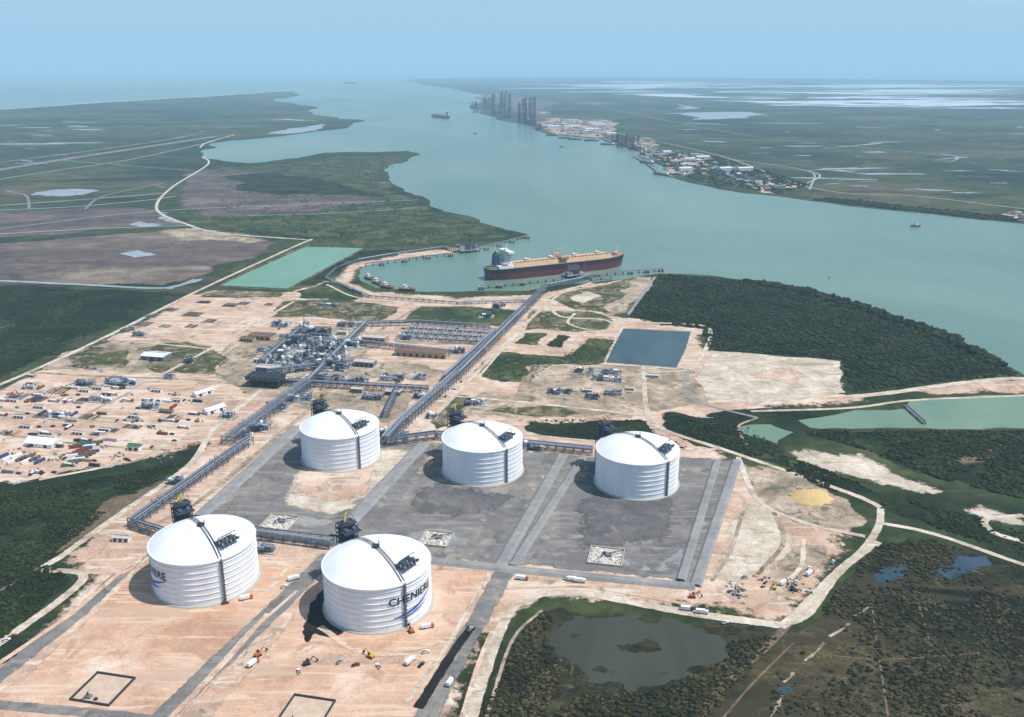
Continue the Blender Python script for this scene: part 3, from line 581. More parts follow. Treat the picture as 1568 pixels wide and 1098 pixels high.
for i,(px,sx,sy,nv,hh) in enumerate([((480,535),80,60,38,16),((440,560),60,50,32,18),((515,560),45,50,24,14),((470,510),60,26,16,12),((445,530),30,20,8,12),((500,583),70,14,14,10),((425,625),34,20,10,8),((398,655),26,26,10,8),((600,582),30,16,8,9),((730,620),26,10,8,6),
  ((660,640),14,10,4,6),((745,485),22,20,7,8),((505,470),30,8,6,5),((700,541),30,14,8,8),((600,670),40,10,9,9),((410,845),16,8,5,5),((455,612),40,20,10,8),((372,668),24,14,8,8),((545,585),30,16,8,8),((410,540),34,22,9,9),((545,530),30,24,9,9),((470,560),50,30,16,14),((640,580),24,12,6,7),((815,688),24,8,6,6),
  ((540,500),50,16,12,8),((430,500),30,14,8,8),((490,515),40,18,12,12),((520,540),40,18,12,12),((620,520),26,20,8,7),((765,470),16,22,6,8),((350,640),20,12,6,6),((645,610),24,9,6,6),((570,612),24,8,6,6)]): unit('process_unit',px,sx,sy,i+1,nv,hh)
for i,(px,sx,sy,nv) in enumerate([((925,572),40,12,8),((930,583),44,8,7),((858,603),30,10,7),((940,605),18,14,6),((905,610),20,8,5),((885,570),16,8,4)]): unit('metering_skid',px,sx,sy,i+80,nv,6)
for i,(px,sx,sy,nv) in enumerate([((185,588),50,26,14),((155,615),30,12,8),((290,555),14,10,5),((90,640),30,14,7),((230,625),24,12,6),((215,515),30,10,7),((130,590),24,12,6),((50,595),20,10,5),((260,580),14,10,4)]): unit('yard_equipment',px,sx,sy,i+120,nv,6)
unit('pump_station',(268,740),14,8,17,5,5)
x,y=G(408,590); b=MB()
for i in range(-3,4):
    for j in (-1,0,1): b.box(i*7,j*9,0,0.7,0.7,12,0)
b.box(0,0,9,44,22,4,1); b.box(0,0,5,44,22,0.3,0); b.box(0,0,13.01,46,24,0.3,0)
for i in range(6):
    for j in (-1,0,1): b.cyl((-18.5+i*7.4,j*7,13.3),(-18.5+i*7.4,j*7,14.4),2.6,0,14)
b.obj('air_cooler',[DKSTEEL,pm('cooler_brown',C(88,80,76),0.7)],loc=(x,y,0.1),rotz=A1)
x,y=G(683,514); b=MB()
for i in range(9):
    for j in range(3):
        X=(i-4)*15;Y=(j-1)*24
        b.box(X,Y,0,4,10,3.5,0); b.box(X,Y,3.51,5,11,0.3,1); b.cyl((X,Y-4,3.8),(X,Y-4,7),0.7,2,8); b.cyl((X,Y+3,3.8),(X,Y+3,6.5),1.0,1,8); b.cyl((X+4,Y-7,2),(X+4,Y+7,2),0.5,1,6); b.box(X+7,Y,0,2,6,2.0,3)
for j in (-1.5,-.5,.5,1.5): b.cyl((-66,j*24,3),(66,j*24,3),0.6,1,6); b.cyl((-66,j*24+2,4),(66,j*24+2,4),0.4,3,6)
b.obj('vaporizer_bays',[BLUEP,PIPE,WHITE,DKSTEEL],loc=(x,y,0.35),rotz=A1)
# ---------------- buildings
def building(name,px,sx,sy,hw,hr,wall,roof,rot=None,doors=4):
    E=empty(name,(*G(*px),0.35),A1 if rot is None else rot)
    b=MB(); b.gable(0,0,0,sx,sy,hw,hr,0,1); b.obj('walls_and_roof',[wall,roof],parent=E)
    d=MB()
    for i in range(doors):
        xx=-sx/2+sx*(i+0.5)/doors; d.box(xx,-sy/2-0.03,0.05,min(4,sx/doors*0.5),0.12,min(hw*0.75,4.2),0)
        d.box(xx+sx/doors*0.35,-sy/2-0.03,hw*0.45,1.2,0.1,1.1,1)
    d.box(0,0,hw+hr+0.02,sx*0.9,0.8,0.4,2)
    d.obj('doors_and_windows',[DKSTEEL,GLASS,STEEL],parent=E); return E
LTAN=pm('light_roof',C(205,196,184),0.7); 
building('warehouse',(646,545),72,15,8,2.5,TANW,BROWN,doors=8); building('control_building',(402,518),34,20,6,1,TANW,BROWN); building('control_building',(488,507),26,14,5,1,TANW,BROWN)
building('workshop',(240,549),34,22,6,2.5,STEEL,pm('white_roof',C(222,226,230,1),0.5),doors=3); building('frame_tent',(311,604),24,9,4,2.5,WHITE,WHITE,0.9,2); building('frame_tent',(328,630),24,11,4,3,WHITE,WHITE,0.9,2)
building('frame_tent',(67,681),32,16,4,5,WHITE,WHITE,-0.2,2); building('site_office',(207,688),13,8,4,2,WHITE,GREEN,-0.2,2); building('substation',(603,604),18,10,5,0.6,BLUEP,LTAN,doors=3)
building('utility_shed',(187,828),14,6,4,0.8,WHITE,LTAN,-0.1,3); building('site_office',(255,632),16,5,3,0.8,TANW,BROWN); building('guard_house',(50,577),8,6,3,1,TANW,LTAN); building('site_office',(105,652),10,5,3,1,TANW,LTAN)
building('utility_shed',(412,570),30,14,8,1,BLUEP,LTAN,doors=4); building('utility_shed',(465,545),18,10,7,1,WHITE,LTAN); building('utility_shed',(548,600),14,9,5,1,TANW,LTAN); building('utility_shed',(525,512),14,8,5,1,WHITE,LTAN)
building('utility_shed',(900,600),10,6,3,1,TANW,LTAN); building('utility_shed',(1000,577),14,8,3,1,WHITE,LTAN); building('utility_shed',(965,597),9,6,3,1,WHITE,LTAN)
building('utility_shed',(440,585),20,10,6,1,WHITE,LTAN); building('utility_shed',(490,548),16,9,6,1,STEEL,LTAN); building('utility_shed',(400,555),18,8,5,1,WHITE,LTAN)
building('compressor_building',(575,522),34,16,7,2,TANW,LTAN); building('compressor_building',(560,560),26,14,7,2,STEEL,LTAN); building('utility_shed',(380,522),20,12,5,1,TANW,BROWN)
for px in ((130,600),(30,640),(150,596),(20,615),(60,625),(160,660),(120,665),(240,600),(270,615),(40,655),(205,640)): building('site_office',px,13,4,3,0.6,WHITE,LTAN,doors=3)
x,y=G(467,513); b=MB()
for i in range(3):
    a=i*2.094; b.beam((1.2*math.cos(a),1.2*math.sin(a),0),(0.6*math.cos(a),0.6*math.sin(a),42),0.2,0)
for k in range(14):
    a=(k%3)*2.094;a2=((k+1)%3)*2.094; b.beam((1.1*math.cos(a),1.1*math.sin(a),3*k),(1.0*math.cos(a2),1.0*math.sin(a2),3*k+3),0.12,0)
b.obj('radio_mast',[STEEL],loc=(x,y,0))
for px,s,style in (((428,801),26,0),((668,826),24,0),((928,853),27,0),((158,1056),27,1),((468,1092),27,1)):
    x,y=G(*px); b=MB(); 
    for i,(dx,dy,lx,ly) in enumerate(((0,-s/2,s+1,.8),(0,s/2,s+1,.8),(-s/2,0,.8,s-1),(s/2,0,.8,s-1))): b.box(dx,dy,0,lx,ly,1.4,0)
    b.box(0,0,0.02,s-1,s-1,0.1,1)
    if style==0:
        b.box(2,1,0.12,5,4,2.4,2); b.cyl((-3,-2,0.1),(-3,-2,3.5),0.8,2,10); b.cyl((2,1,3),(s/2,s/3,2.4),0.35,3,6); b.box(-2,4,0.12,3,3,1.5,3)
        r=random.Random(int(x))
        for _ in range(110): b.box(r.uniform(-s/2+1,s/2-1),r.uniform(-s/2+1,s/2-1),0.1,r.uniform(.6,2.6),r.uniform(.6,2),r.uniform(.3,1.3),r.choice([4,4,5]),r.uniform(0,3),0.6)
    else:
        b.box(-4,-9,0.12,4,3,1.6,2); b.cyl((-4,-9,1.7),(-4,-9,4),0.5,3,8); b.cyl((-4,-9,1),(-6,-s/2,1.6),0.35,3,6); b.box(2,-10,0.12,2,2,1.2,3)
    b.obj('containment_sump',[DKSTEEL if style else CONC,pm('sump_floor',C(205,196,180),0.9) if style==0 else pm('sump_floor_sand',C(212,186,162),0.9,var=.2,size=6),STEEL,DKSTEEL,CONC,WHITE],loc=(x,y,0.3),rotz=A1)
# ---------------- vehicles
def carmesh(kind,body):
    b=MB()
    if kind=='pickup':
        b.box(0,0,0.5,5.4,1.95,0.75,0); b.box(0.2,0,1.26,1.9,1.8,0.75,1,0,0.82); b.box(0.2,0,2.02,1.5,1.4,0.06,0); b.box(-1.9,0,1.26,1.6,1.6,0.02,2)
        for wx in (1.7,-1.7):
            for s in (-1,1): b.cyl((wx,s*0.75,0.42),(wx,s*1.02,0.42),0.42,2,10)
    elif kind=='truck':
        b.box(3.4,0,0.9,2.2,2.4,1.9,0,0,0.9); b.box(4.3,0,1.6,0.5,2.0,0.8,1); b.box(-1.2,0,1.1,6.8,2.5,2.3,3); 
        for wx in (3.4,-2.2,-3.6):
            for s in (-1,1): b.cyl((wx,s*0.95,0.5),(wx,s*1.25,0.5),0.5,2,10)
    elif kind=='flatbed':
        b.box(6,0,0.9,2.4,2.4,2.2,0,0,0.9); b.box(-1.5,0,1.2,12,2.5,0.4,2); b.box(-1,0,1.61,8,2.2,1.2,3)
        for wx in (6,4,-5,-6.3):
            for s in (-1,1): b.cyl((wx,s*0.95,0.5),(wx,s*1.25,0.5),0.5,2,10)
    elif kind=='excavator':
        for s in (-1,1): b.box(0,s*1.3,0,4.6,0.7,0.95,2)
        b.box(-0.4,0,1.0,3.8,2.8,1.3,0); b.box(0.8,0.8,2.31,1.6,1.1,1.3,1); b.beam((1.2,-0.4,2),(4.5,-0.4,5),0.35,0); b.beam((4.5,-0.4,5),(7,-0.4,2),0.28,0); b.box(7,-0.4,0.8,1.1,1.2,1.2,2)
    return b.obj('tmp',[body,GLASS,BLACK,WHITE])
protos={}
def veh(name,kind,body,px,rot,sc=1):
    k=(kind,body.name)
    if k not in protos: protos[k]=carmesh(kind,body).data; 
    o=bpy.data.objects.new(name,protos[k]); COL.objects.link(o); o.location=(*G(*px),0.36); o.rotation_euler[2]=rot; o.scale=(sc,)*3
SILV=pm('silver_paint',C(190,192,196),0.3)
for px,k,c,rt in [((470,1018),'excavator',DKSTEEL,0.5),((568,1007),'excavator',YEL,2.5),((630,968),'excavator',ORNG,2),((628,1015),'truck',WHITE,1),((652,1000),'pickup',WHITE,.5),((645,1020),'pickup',DKSTEEL,1),((388,1018),'truck',ORNG,1.0),((395,1005),'excavator',ORNG,0.9),((690,1047),'truck',RED,1.2),((655,962),'truck',ORNG,.3),((378,918),'truck',ORNG,.4),((345,925),'pickup',RED,.3),((458,1030),'pickup',WHITE,2),
    ((878,890),'truck',WHITE,-0.15),((888,892),'truck',WHITE,-0.15),((868,888),'pickup',WHITE,-.15),((800,888),'truck',ORNG,-.2),((1185,902),'excavator',YEL,1.2),((1200,895),'truck',RED,.7),((1215,905),'excavator',DKSTEEL,2),((1218,893),'pickup',WHITE,.7),((1052,935),'truck',DKSTEEL,-.2),((1075,940),'truck',WHITE,-.2),((1110,955),'pickup',WHITE,.3),((1060,915),'excavator',ORNG,0),((1238,872),'pickup',WHITE,.8),
    ((20,976),'pickup',RED,.7),((10,982),'pickup',WHITE,.7),((1275,862),'pickup',WHITE,.9),((1140,885),'pickup',SILV,.5),((1040,893),'pickup',DKSTEEL,0),((545,1020),'pickup',RED,0.4),((720,965),'pickup',SILV,1.0),((580,1022),'pickup',WHITE,2.2),((520,1015),'pickup',SILV,1),((1240,880),'truck',ORNG,.7),((435,900),'pickup',WHITE,.7),((450,888),'truck',WHITE,.6)]:
    veh({'pickup':'pickup_truck','truck':'box_truck','flatbed':'flatbed_truck','excavator':'excavator'}[k],k,c,px,rt)
cont={}
def container(px,rot,c):
    if c.name not in cont:
        b=MB(); b.box(0,0,0,12,2.45,2.6,0)
        for i in range(20): b.box(-5.7+i*0.6,0,0.1,0.25,2.55,2.4,0)
        b.box(0,0,2.61,11.6,2.2,0.05,0); b.box(6.03,0,.1,.05,2.2,2.4,1); cont[c.name]=b.obj('tmp',[c,STEEL]).data
    o=bpy.data.objects.new('shipping_container',cont[c.name]); COL.objects.link(o); o.location=(*G(*px),0.36); o.rotation_euler[2]=rot
yard=[(0,600),(60,590),(180,585),(270,600),(330,620),(300,650),(240,700),(100,725),(0,735)]
yr=random.Random(11); PAL=[WHITE,WHITE,WHITE,SILV,SILV,STEEL,STEEL,DKSTEEL,BROWN,BROWN,TANW,TANW,RED,BLUE]
k=0
while k<150:
    u=yr.uniform(0,330);v=585+yr.randrange(15)*10+yr.uniform(-1.5,1.5)
    if not inpoly(np.array([[u,v]]),yard)[0]: continue
    t=yr.random(); rt=A1+yr.choice([0,0,math.pi/2])
    if t<0.25: container((u,v),rt,yr.choice(PAL))
    elif t<0.85: veh('pickup_truck','pickup',yr.choice([WHITE,WHITE,SILV,RED,DKSTEEL,DKSTEEL,BLUE]),(u,v),rt)
    elif t<0.95: veh('flatbed_truck','flatbed',yr.choice([WHITE,RED,SILV,STEEL]),(u,v),rt)
    else: veh('excavator','excavator',yr.choice([YEL,ORNG]),(u,v),rt)
    k+=1
for i in range(20): container((104+(i%8)*5.5+(i//8)*6, 714-(i//8)*14-(i%8)*3.0),0.35,yr.choice([GREEN,GREEN,RED,BLUE,WHITE,BROWN]))
for i in range(9): container((5+i*7,700+((i*7)%3)*4),1.2,yr.choice([BLUE,RED,WHITE,BROWN]))
for i in range(30): veh('pickup_truck','pickup',yr.choice([WHITE,WHITE,SILV,RED,DKSTEEL]),(yr.uniform(380,720),yr.choice([493,503,598,606,588])+yr.uniform(-3,3)),A1+yr.choice([0,1.57]))
for i in range(14): veh('pickup_truck','pickup',yr.choice([WHITE,SILV,RED]),(105+i*4,560+i*0.6),1.2)
def stacks(px,n,L,rr):
    x,y=G(*px); b=MB()
    for j in range(n): 
        if yr.random()<0.85: b.cyl((-L/2,j*2.6,0.6),(L/2*yr.uniform(0.6,1),j*2.6,0.6),0.5,yr.choice([0,1,2]),6)
    for q in (-L/3,L/3): b.box(q,n*1.3,0,0.4,n*2.6,0.2,3)
    b.obj('pipe_stack',[STEEL,DKSTEEL,BROWN,TANW],loc=(x,y,0.36),rotz=A1+rr)
for px,n,L in [((40,608),8,24),((70,612),8,20),((100,600),9,22),((120,618),7,16),((230,497),10,30),((290,485),10,30),((350,470),8,26),((200,505),6,18),((330,492),8,20),((60,640),8,18),((25,665),8,14),((215,655),8,12),((180,660),6,12),((270,475),8,22),((380,465),8,20),((240,485),8,16),((310,465),6,24),((260,500),6,18),((150,640),8,16),((275,640),6,14),((15,612),7,16),((140,670),7,12),((300,500),6,20),((410,468),5,14)]:
    stacks(px,n,L,yr.choice([0,1.57]))
for (px,n) in [((1128,905),40),((1170,890),14),((560,575),10),((430,500),10),((1222,900),16),((250,700),15),((905,480),12),((90,700),20),((30,690),14),((180,700),14)]:
    x,y=G(*px); b=MB()
    for _ in range(n): b.box(yr.gauss(0,4),yr.gauss(0,6),0,yr.uniform(1,3),yr.uniform(1,2.4),yr.uniform(.4,1.4),yr.choice([0,1,2]),yr.uniform(0,3),0.7)
    b.obj('debris_pile',[TANW,DKSTEEL,STEEL],loc=(x,y,0.3))
b=MB(); b.lathe(0,0,[(16,0),(12,2.2),(8,4.0),(4,5),(0.1,5.4)],24,0)
b.v=[(p[0]*(1.2+0.15*math.sin(p[1])),p[1]*(1+0.12*math.sin(p[0]*.7)),p[2]) for p in b.v]
x,y=G(1242,762); b.obj('sand_pile',[pm('pile_sand',C(218,186,130),0.95)],True,loc=(x,y,0.2))

# ---------------- gas carrier ship
def shiphull(L,Bm,D,m_low,m_up,m_deck,zsplit=0.55,sheer=3):
    b=MB(); st=[(-0.5,.62,.35),(-0.47,.8,.55),(-0.4,.95,.85),(-0.3,1,1),(0,1,1),(0.25,1,1),(0.34,.96,.9),(0.41,.8,.62),(0.46,.52,.3),(0.49,.22,.08),(0.503,.03,.01)]
    rows=[]
    for t,wd,ww in st:
        sh_=sheer*max(0,(t-0.3)/0.2)**1.5; bow=max(0,(t-0.4)/0.1)
        for k,(z,f) in enumerate(((-1,0),(D*zsplit,0.45),(D*0.999,1))):
            hb=Bm/2*(ww+(wd-ww)*f); zz=z+(sh_ if k==2 else 0); xx=L*t-(1-f)*bow*L*0.02
            rows.append((xx,-hb,zz)); 
        for k,(z,f) in reversed(list(enumerate(((-1,0),(D*zsplit,0.45),(D*0.999,1))))):
            hb=Bm/2*(ww+(wd-ww)*f); zz=z+(sh_ if k==2 else 0); xx=L*t-(1-f)*bow*L*0.02
            rows.append((xx,hb,zz))
    n=6; Fs=[[],[],[]]
    for i in range(len(st)-1):
        o=i*n;p=o+n
        for k in range(5):
            f=(o+k,p+k,p+k+1,o+k+1); Fs[0 if k in (0,4) else (1 if k in (1,3) else 2)].append(f)
    b.v=rows
    for mi,fl in zip((m_low,m_up,m_deck),Fs): b.f+=fl; b.m+=[mi]*len(fl)
    b.f.append((0,1,2,3,4,5)); b.m.append(m_up); return b
def carrier(name,pa,pb):
    a=np.array(G(*pa));c=np.array(G(*pb)); d=c-a; L=np.hypot(*d); ang=math.atan2(d[1],d[0]); nrm=np.array([-d[1],d[0]])/L
    Bm=L*0.15; ctr=(a+c)/2+nrm*Bm/2; D=L*0.07
    E=empty(name,(ctr[0],ctr[1],0.35),ang); s=L/290
    b=shiphull(L,Bm,D,0,1,2); b.obj('hull',[pm('hull_red',C(112,42,44),0.5,size=12),pm('hull_dark',C(56,32,42),0.5,size=12),pm('deck_orange',C(172,134,104),0.8,size=10)],parent=E)
    t=MB(); x0,x1=-95*s,112*s; zt=D+0.02
    t.v+=[(x0,-17*s,zt),(x1,-15*s,zt),(x1,15*s,zt),(x0,17*s,zt),(x0,-13*s,zt+6*s),(x1-4*s,-11*s,zt+6*s),(x1-4*s,11*s,zt+6*s),(x0,13*s,zt+6*s)]
    t.f+=[(0,1,5,4),(1,2,6,5),(2,3,7,6),(3,0,4,7),(4,5,6,7)]; t.m+=[0]*5
    zt+=6*s
    for y_ in (-6,-3,-1,2,4.5): t.cyl((x0,y_*s,zt+1.5*s),(x1-8*s,y_*s,zt+1.5*s),0.6*s,1,6)
    for i in range(26): t.box(x0+(8+i*7.6)*s,0,zt,0.6*s,18*s,2*s,2)
    for i in range(4): 
        X=x0+(28+i*50)*s; t.cyl((X,0,zt),(X,0,zt+5*s),3*s,1,14); t.box(X+6*s,5*s,zt,8*s,7*s,4.5*s,3); t.beam((X+2*s,-6*s,zt),(X+2*s,-6*s,zt+14*s),0.5*s,2)
    t.box(x0+100*s,0,zt,16*s,38*s,3*s,2); t.box(x0+100*s,-16*s,zt+3.01*s,14*s,5*s,3*s,1); t.box(x0+100*s,16*s,zt+3.01*s,14*s,5*s,3*s,1)
    t.beam((x0+85*s,-9*s,zt),(x0+85*s,-9*s,zt+20*s),0.9*s,1); t.beam((x0+85*s,-9*s,zt+18*s),(x0+108*s,-9*s,zt+20*s),0.7*s,1)
    t.box(126*s,0,D+3*s,7*s,10*s,4*s,1); t.beam((130*s,0,D+3*s),(130*s,0,D+22*s),0.6*s,3)
    t.obj('cargo_trunk_and_piping',[pm('trunk_tan',C(204,172,138),0.8,size=10),pm('ship_pipe',C(222,192,150),0.6),pm('ship_frame',C(150,112,88),0.7),WHITE],parent=E)
    u=MB(); zd=D+0.02
    u.box(-113*s,0,zd,30*s,38*s,5*s,0); u.box(-110*s,0,zd+5.01*s,20*s,34*s,5*s,0)
    for k in range(5): u.box(-108*s,0,zd+(10.02+k*3.2)*s,(17-k)*s,(30-k)*s,2.7*s,0); u.box(-108*s,0,zd+(12.75+k*3.2)*s,(18-k)*s,(31-k)*s,0.4*s,1)
    for k in range(6):
        for w in range(9): u.box((-108+8.6-k*0.5 if k<5 else -100)*s,(-12+w*3)*s,zd+(7+k*3.2)*s if k else zd+6*s,0.5*s,1.4*s,1.2*s,2)
    u.box(-105*s,0,zd+26.3*s,11*s,43*s,3.2*s,0); u.box(-99.4*s,0,zd+27.4*s,0.3*s,41*s,1.4*s,2); u.box(-106*s,0,zd+29.6*s,6*s,8*s,2*s,0)
    u.beam((-106*s,0,zd+31*s),(-106*s,0,zd+42*s),0.7*s,0); u.beam((-106*s,-4*s,zd+38*s),(-106*s,4*s,zd+38*s),0.4*s,0)
    u.box(-127*s,0,zd+5*s,11*s,12*s,20*s,3,0,0.8); u.box(-127*s,0,zd+22*s,9*s,9.8*s,3*s,1); 
    for q in (-2,2): u.cyl((-127*s,q*s,zd+25*s),(-128*s,q*s,zd+29*s),1*s,4,8)
    u.box(-136*s,0,zd,12*s,24*s,1.5*s,1); 
    for q in (-1,1): u.cyl((-121*s,q*17*s,zd+6.5*s),(-111*s,q*17*s,zd+6.5*s),1.8*s,5,8)
    u.obj('superstructure',[pm('ship_white',C(230,232,226,1),0.5),pm('deck_green',C(100,138,120),0.7),GLASS,pm('funnel_blue',C(50,66,100),0.5),BLACK,ORNG],parent=E)
    return E
carrier('gas_carrier_ship',(753,432),(964,409))
carrier('cargo_ship',(691,182),(666,179)); carrier('cargo_ship',(526,128),(541,128.4))
def tug(name,px,rot,sc=1,hull=None):
    E=empty(name,(*G(*px),0.35),rot); E.scale=(sc,)*3
    b=shiphull(32,11,4,1,0,2,0.5,2); b.obj('hull',[hull or RED,BLACK,BROWN],parent=E)
    u=MB(); u.box(3,0,4.02,11,7,3,0); u.box(4,0,7.03,6,5.5,2.8,0); u.box(4,0,8.2,6.2,5.7,1.1,1); u.box(4,0,9.84,6.6,6,0.3,0); u.beam((4,0,10),(4,0,16),0.25,0)
    for q in (-1,1): u.cyl((-3.5,q*2.4,4),(-3.5,q*2.4,9.5),0.8,2,8)
    u.cyl((-8,-1.5,5.2),(-8,1.5,5.2),1.1,3,10)
    for i in range(7):
        for q in (-1,1): u.cyl((-11+i*3.4,q*5.3,2.6),(-11+i*3.4,q*5.9,2.6),0.9,3,8)
    u.obj('wheelhouse',[WHITE,GLASS,YEL,BLACK],parent=E)
for px,r in (((566,428),2.3),((578,435),2.3),((592,441),2.5),((623,445),2.9)): tug('tugboat',px,r,0.95)
tug('tugboat',(1402,347),0.1,0.8,DKSTEEL); tug('tugboat',(728,205),2.5,1.1,WHITE); tug('tugboat',(860,225),2.5,.9,WHITE)
b=MB(); b.cyl((0,0,-1),(0,0,5),0.5,0,8); b.box(0,0,5,2.4,.3,2.4,1); b.obj('navigation_marker',[DKSTEEL,RED],loc=(*G(1269,430),0))
# ---------------- jetties
DOCK=pm('dock_concrete',C(150,148,142),0.9)
def jetty(px1,px2,w=5,h=6,ev=15):
    a=np.array(G(*px1));c=np.array(G(*px2)); L=np.hypot(*(c-a)); d=(c-a)/L; n=np.array([-d[1],d[0]]); an=math.atan2(d[1],d[0]); b=MB(); m=(a+c)/2
    b.box(m[0],m[1],h-0.8,L,w,0.8,0,an); k=max(1,int(L/ev))
    for j in range(k+1):
        for s in (-1,1): q=a+d*L*j/k+n*s*w*0.4; b.cyl((*q,-1),(*q,h-.8),0.6,1,8)
    for s in (-1,1): b.beam((*(a+n*s*w/2),h+1),(*(c+n*s*w/2),h+1),0.15,2)
    b.cyl((*(a+n),h+.5),(*(c+n),h+.5),0.5,2,6); b.obj('jetty',[DOCK,DKSTEEL,BLUEP])
def dolphin(px):
    b=MB(); b.box(0,0,4.5,11,11,2,0); 
    for i in (-1,1):
        for j in (-1,1): b.cyl((i*3.5,j*3.5,-1),(i*3.5,j*3.5,4.5),0.9,1,8)
    b.cyl((0,0,6.5),(0,0,8),0.9,1,10); b.box(3,3,6.51,1.5,1.5,1.8,2); b.obj('mooring_dolphin',[DOCK,DKSTEEL,YEL],loc=(*G(*px),0))
def platform(px,rot,sx=34,sy=24):
    b=MB(); b.box(0,0,5,sx,sy,1.5,0)
    for i in np.linspace(-sx/2+2,sx/2-2,6):
        for j in (-sy/2+2,0,sy/2-2): b.cyl((i,j,-1),(i,j,5),0.9,1,8)
    for i in range(5):
        X=-10+i*5; b.beam((X,-sy/2+4,6.5),(X,-sy/2+4,22),0.9,2); b.beam((X,-sy/2+4,22),(X,-sy/2+12,14),0.7,2); b.beam((X,-sy/2+12,14),(X,-sy/2+2,12),0.5,3); b.box(X,-sy/2+4,6.5,2.5,2.5,3,2)
    b.box(sx/2-5,4,6.51,7,9,5,3); b.box(0,6,6.51,10,6,8,1); b.beam((-sx/2+3,5,6),(-sx/2+3,5,30),1.0,2)
    b.obj('loading_platform',[DOCK,DKSTEEL,BLUEP,STEEL],loc=(*G(*px),0),rotz=rot)
SA=math.atan2(G(964,409)[1]-G(753,432)[1],G(964,409)[0]-G(753,432)[0])
platform((880,424),SA+math.pi,44,26); platform((718,386),SA+math.pi*0,44,24)
jetty((905,428),(882,424),8); jetty((735,443),(860,430),3); jetty((905,424),(1014,416),3); jetty((935,428),(905,430),6); jetty((700,386),(680,381),8); jetty((728,384),(810,364),3)
jetty((690,392),(560,408),2.5); jetty((700,378),(718,384),8)
for p in ((737,444),(765,441),(800,437),(915,424),(965,420),(990,418),(1012,416),(655,397),(620,402),(585,407),(690,393),(745,383),(765,378),(785,372),(808,366)): dolphin(p)
jetty((1386,624),(1415,650),3,3)
# ---------------- jack-up rigs
def rig(px,sc=1,rot=0,leg=130):
    E=empty('jackup_rig',(*G(*px),0.3),rot); E.scale=(sc,)*3; b=MB()
    b.add([(-40,-32,10),(34,-12,10),(34,12,10),(-40,32,10),(-40,-32,20),(34,-12,20),(34,12,20),(-40,32,20)],[(3,2,1,0),(4,5,6,7),(0,1,5,4),(1,2,6,5),(2,3,7,6),(3,0,4,7)],0)
    b.box(-20,0,20.01,22,30,12,1); b.box(-20,0,32.02,26,26,1,0); b.cyl((-20,0,33),(-20,0,34),11,2,16)
    for (x,y) in ((-32,-22),(-32,22),(24,0)):
        for i in (-1,1):
            for j in (-1,1): b.beam((x+i*5,y+j*5,-1),(x+i*5,y+j*5,leg),1.3,0)
        for k in range(int(leg/11)):
            z=k*11; sg=1 if k%2 else -1
            for j in (-1,1): b.beam((x-sg*5,y+j*5,z),(x+sg*5,y+j*5,z+11),0.8,0); b.beam((x+j*5,y-sg*5,z),(x+j*5,y+sg*5,z+11),0.8,0)
            b.box(x,y,z,10,10,0.6,0)
    for i in (-1,1):
        for j in (-1,1): b.beam((8+i*7,j*7,20),(8+i*2,j*2,80),1.0,0)
    for k in range(6): 
        z=20+k*10; w=7-5*k/6.0; b.box(8,0,z,2*w,2*w,0.7,0)
    b.beam((10,18,20),(10,18,36),1.6,2); b.beam((10,18,36),(-20,30,62),1.1,2)
    b.obj('rig_structure',[pm('rig_dark',C(24,30,54),0.7),pm('rig_grey',C(80,88,112),0.6),YEL],parent=E)
for px,s,r,l in (((762,176),1.1,0.3,150),((778,181),1,1.4,180),((797,188),1,2.0,135),((814,192),1.1,0.8,165),((746,168),.9,2.6,125),((728,167),.8,1.0,85),((806,180),.9,0.1,160),((770,165),.9,1.9,170),((742,160),.7,1.9,80),((955,226),.7,0.5,90),((968,230),.7,2.2,100),((943,220),.6,1.2,80),((826,200),.6,1.2,60),((985,238),.4,1,60)): rig(px,s,r,l)
for a,c in (((715,158),(750,160)),((690,156),(722,159)),((815,197),(850,206)),((975,240),(1000,246)),((990,232),(1020,244)),((1030,268),(1050,262)),((850,206),(925,214)),((925,214),(945,222)),((985,246),(1010,266)),((1010,266),(1032,272)),((970,240),(1005,258))): jetty(a,c,14,5,40)
def barge(px,rot):
    b=shiphull(80,18,6,0,0,1,0.5,0); b.box(-30,0,6.01,10,12,7,2); b.box(10,0,6.01,36,10,2.5,3); b.obj('moored_barge',[DKSTEEL,BROWN,WHITE,STEEL],loc=(*G(*px),0.35),rotz=rot)
for px,r in (((845,208),2.8),((880,214),2.9),((905,216),2.9),((990,250),2.2),((1012,268),2.2),((730,172),2.6),((930,222),2.6),((865,212),2.9)): barge(px,r)
def cranes(px,h,rot):
    b=MB(); b.box(0,0,0,12,12,6,0); b.beam((0,0,6),(0,0,h*.5),2,0); b.box(0,0,h*.5,9,7,5,1); b.beam((3,0,h*.5+3),(h*.7,0,h),1.1,1); b.beam((-3,0,h*.5+4),(h*.7,0,h),.4,0)
    b.obj('dock_crane',[pm('rig_dark',0),YEL],loc=(*G(*px),0.3),rotz=rot)
for px,h,r in (((838,196),60,1),((860,202),50,2),((890,206),60,.5),((915,208),50,2.5),((1000,242),40,1),((1018,254),40,2),((980,228),45,.4),((1036,262),35,1.4)): cranes(px,h,r)
